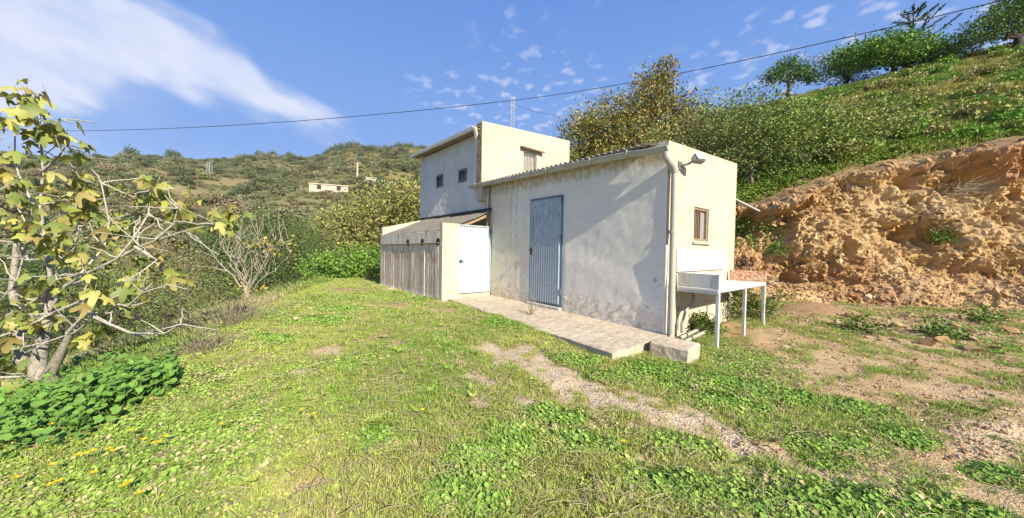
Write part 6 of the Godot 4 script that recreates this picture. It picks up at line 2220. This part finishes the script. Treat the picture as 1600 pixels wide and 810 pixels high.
# ------------------------------------------------------------------ sky
func sky_image() -> Image:
	var w := 2048
	var h := 1024
	var im := Image.create(w, h, false, Image.FORMAT_RGBF)
	var cir := FastNoiseLite.new(); cir.seed = 81; cir.frequency = 0.9; cir.fractal_octaves = 5
	var puff := FastNoiseLite.new(); puff.seed = 82; puff.frequency = 4.2; puff.fractal_octaves = 4
	var zone := FastNoiseLite.new(); zone.seed = 83; zone.frequency = 1.1; zone.fractal_octaves = 2
	var top := Color(0.078, 0.18, 0.48)
	var mid := Color(0.165, 0.285, 0.565)
	var low := Color(0.34, 0.48, 0.74)
	var cloud := Color(0.53, 0.56, 0.66)
	var upper := [[-400, -420], [60, -60], [190, 0], [330, 45], [385, 85], [430, 135], [480, 162], [520, 185], [562, 216], [600, 240]]
	var lower := [[-400, 120], [0, 205], [120, 205], [215, 175], [250, 160], [330, 182], [450, 222], [545, 240], [600, 240]]
	var curve := func(c: Array, x: float) -> float:
		for i in c.size() - 1:
			if x <= c[i + 1][0]:
				return lerpf(c[i][1], c[i + 1][1], clampf((x - c[i][0]) / float(c[i + 1][0] - c[i][0]), 0.0, 1.0))
		return c[-1][1]
	for y in h:
		var el := PI * (0.5 - (y + 0.5) / h)
		var sy := sin(el)
		var cy := cos(el)
		var base: Color
		if sy < 0.0:
			base = low
		else:
			base = low.lerp(mid, smoothstep(0.0, 0.26, sy)).lerp(top, smoothstep(0.2, 0.75, sy))
		if sy < -0.02:
			im.fill_rect(Rect2i(0, y, w, 1), base)
			continue
		for x in w:
			var az := wrapf(TAU * (x + 0.5) / w, -PI, PI)
			var c := base
			var up := maxf(sy, 0.06)
			# plane of the clouds overhead, for grain that shrinks to the horizon
			var cx := sin(az) * cy / up
			var cz := -cos(az) * cy / up
			if sy > 0.0 and cy > 0.02:
				var veil := 0.0
				var ca := cos(az)
				if ca > 0.12:
					var px := 800.0 + FOCAL * tan(az)
					var py := 393.0 - FOCAL * sy / (cy * ca)
					if px < 600.0 and py > -600.0:
						var n := cir.get_noise_2d((px * 0.9 + py * 0.5) * 0.004, (py - px * 0.42) * 0.014)
						var u: float = curve.call(upper, px)
						var l: float = curve.call(lower, px)
						veil = smoothstep(-6.0, 34.0, py - u + n * 26.0) * smoothstep(-8.0, 46.0, l - py + n * 34.0)
						veil *= 0.80 + n * 0.35
						veil = maxf(veil, (0.16 + 0.3 * cir.get_noise_2d(px * 0.003, py * 0.012 + 4.0)) * smoothstep(330.0, 120.0, px + n * 60.0) * smoothstep(60.0, 160.0, py))
					veil = clampf(veil, 0.0, 0.90) * smoothstep(-1600.0, -500.0, px)
				elif az < 0.0:
					veil = clampf(cir.get_noise_2d(cx * 0.4, cz * 0.9) * 1.4, 0.0, 0.5)
				var zn := zone.get_noise_2d(cx * 0.5 + 3.0, cz * 0.5)
				var spot := clampf(puff.get_noise_2d(cx * 1.5, cz * 1.5) * 3.4 - 0.55, 0.0, 1.0)
				var field := smoothstep(-0.2, 0.1, az + zn * 0.4) * smoothstep(-0.45, 0.15, zn)
				spot *= field * 0.5 * smoothstep(0.08, 0.2, sy)
				c = c.lerp(cloud, clampf(veil + spot * (1.0 - veil), 0.0, 0.9))
			im.set_pixel(x, y, c)
	return im

func _ready() -> void:
	rng.seed = 1
	# --- camera
	var cam := Camera3D.new()
	cam.name = "camera"
	cam.fov = rad_to_deg(2.0 * atan(405.0 / FOCAL))
	cam.near = 0.05
	cam.far = 1500.0
	cam.position = EYE
	cam_basis = Basis(Vector3.RIGHT, -atan(12.0 / FOCAL)) * Basis(Vector3.BACK, atan(0.0175))
	cam.basis = cam_basis
	add_child(cam)
	cam.current = true
	# --- sky and sun
	var env := Environment.new()
	env.background_mode = Environment.BG_SKY
	var sky := Sky.new()
	var sm := PanoramaSkyMaterial.new()
	sm.panorama = ImageTexture.create_from_image(sky_image())
	sky.sky_material = sm
	env.sky = sky
	env.background_energy_multiplier = 0.86
	env.tonemap_mode = Environment.TONE_MAPPER_LINEAR
	env.tonemap_exposure = 1.78
	env.fog_enabled = true
	env.fog_density = 0.0002
	env.fog_light_color = Color(0.82, 0.88, 0.96)
	env.sdfgi_enabled = true
	env.ssao_enabled = true
	env.ssil_enabled = true
	var we := WorldEnvironment.new()
	we.name = "world"
	we.environment = env
	add_child(we)
	var sun := DirectionalLight3D.new()
	sun.name = "sun"
	sun.light_color = Color(1.0, 0.945, 0.85)
	sun.light_energy = 1.6
	sun.light_angular_distance = 0.53
	sun.shadow_enabled = true
	add_child(sun)
	sun.look_at_from_position(Vector3(0.4925, 0.515, 0.7017) * 50.0, Vector3.ZERO)
	# --- noise
	n_low.seed = 5; n_low.frequency = 0.11; n_low.fractal_octaves = 3
	n_mid.seed = 6; n_mid.frequency = 0.7; n_mid.fractal_octaves = 3
	n_fine.seed = 7; n_fine.frequency = 1.6; n_fine.fractal_octaves = 4
	n_cell.seed = 8; n_cell.frequency = 1.5; n_cell.noise_type = FastNoiseLite.TYPE_CELLULAR; n_cell.cellular_return_type = FastNoiseLite.RETURN_CELL_VALUE; n_cell.domain_warp_enabled = true; n_cell.domain_warp_amplitude = 0.5; n_cell.domain_warp_frequency = 1.2
	n_cell2.seed = 9; n_cell2.frequency = 4.2; n_cell2.noise_type = FastNoiseLite.TYPE_CELLULAR; n_cell2.cellular_return_type = FastNoiseLite.RETURN_CELL_VALUE; n_cell2.domain_warp_enabled = true; n_cell2.domain_warp_amplitude = 0.2; n_cell2.domain_warp_frequency = 3.0
	for f in [n_low, n_mid, n_fine, n_cell, n_cell2]:
		if f.noise_type != FastNoiseLite.TYPE_CELLULAR: f.noise_type = FastNoiseLite.TYPE_SIMPLEX_SMOOTH
	# --- setting, then things
	make_materials()
	make_cover_maps()
	build_ground()
	build_bank()
	build_slab()
	build_house()
	build_lean_to()
	build_counter()
	build_far()
	build_trees()
	build_fig_tree()
	build_mallow()
	build_grass()
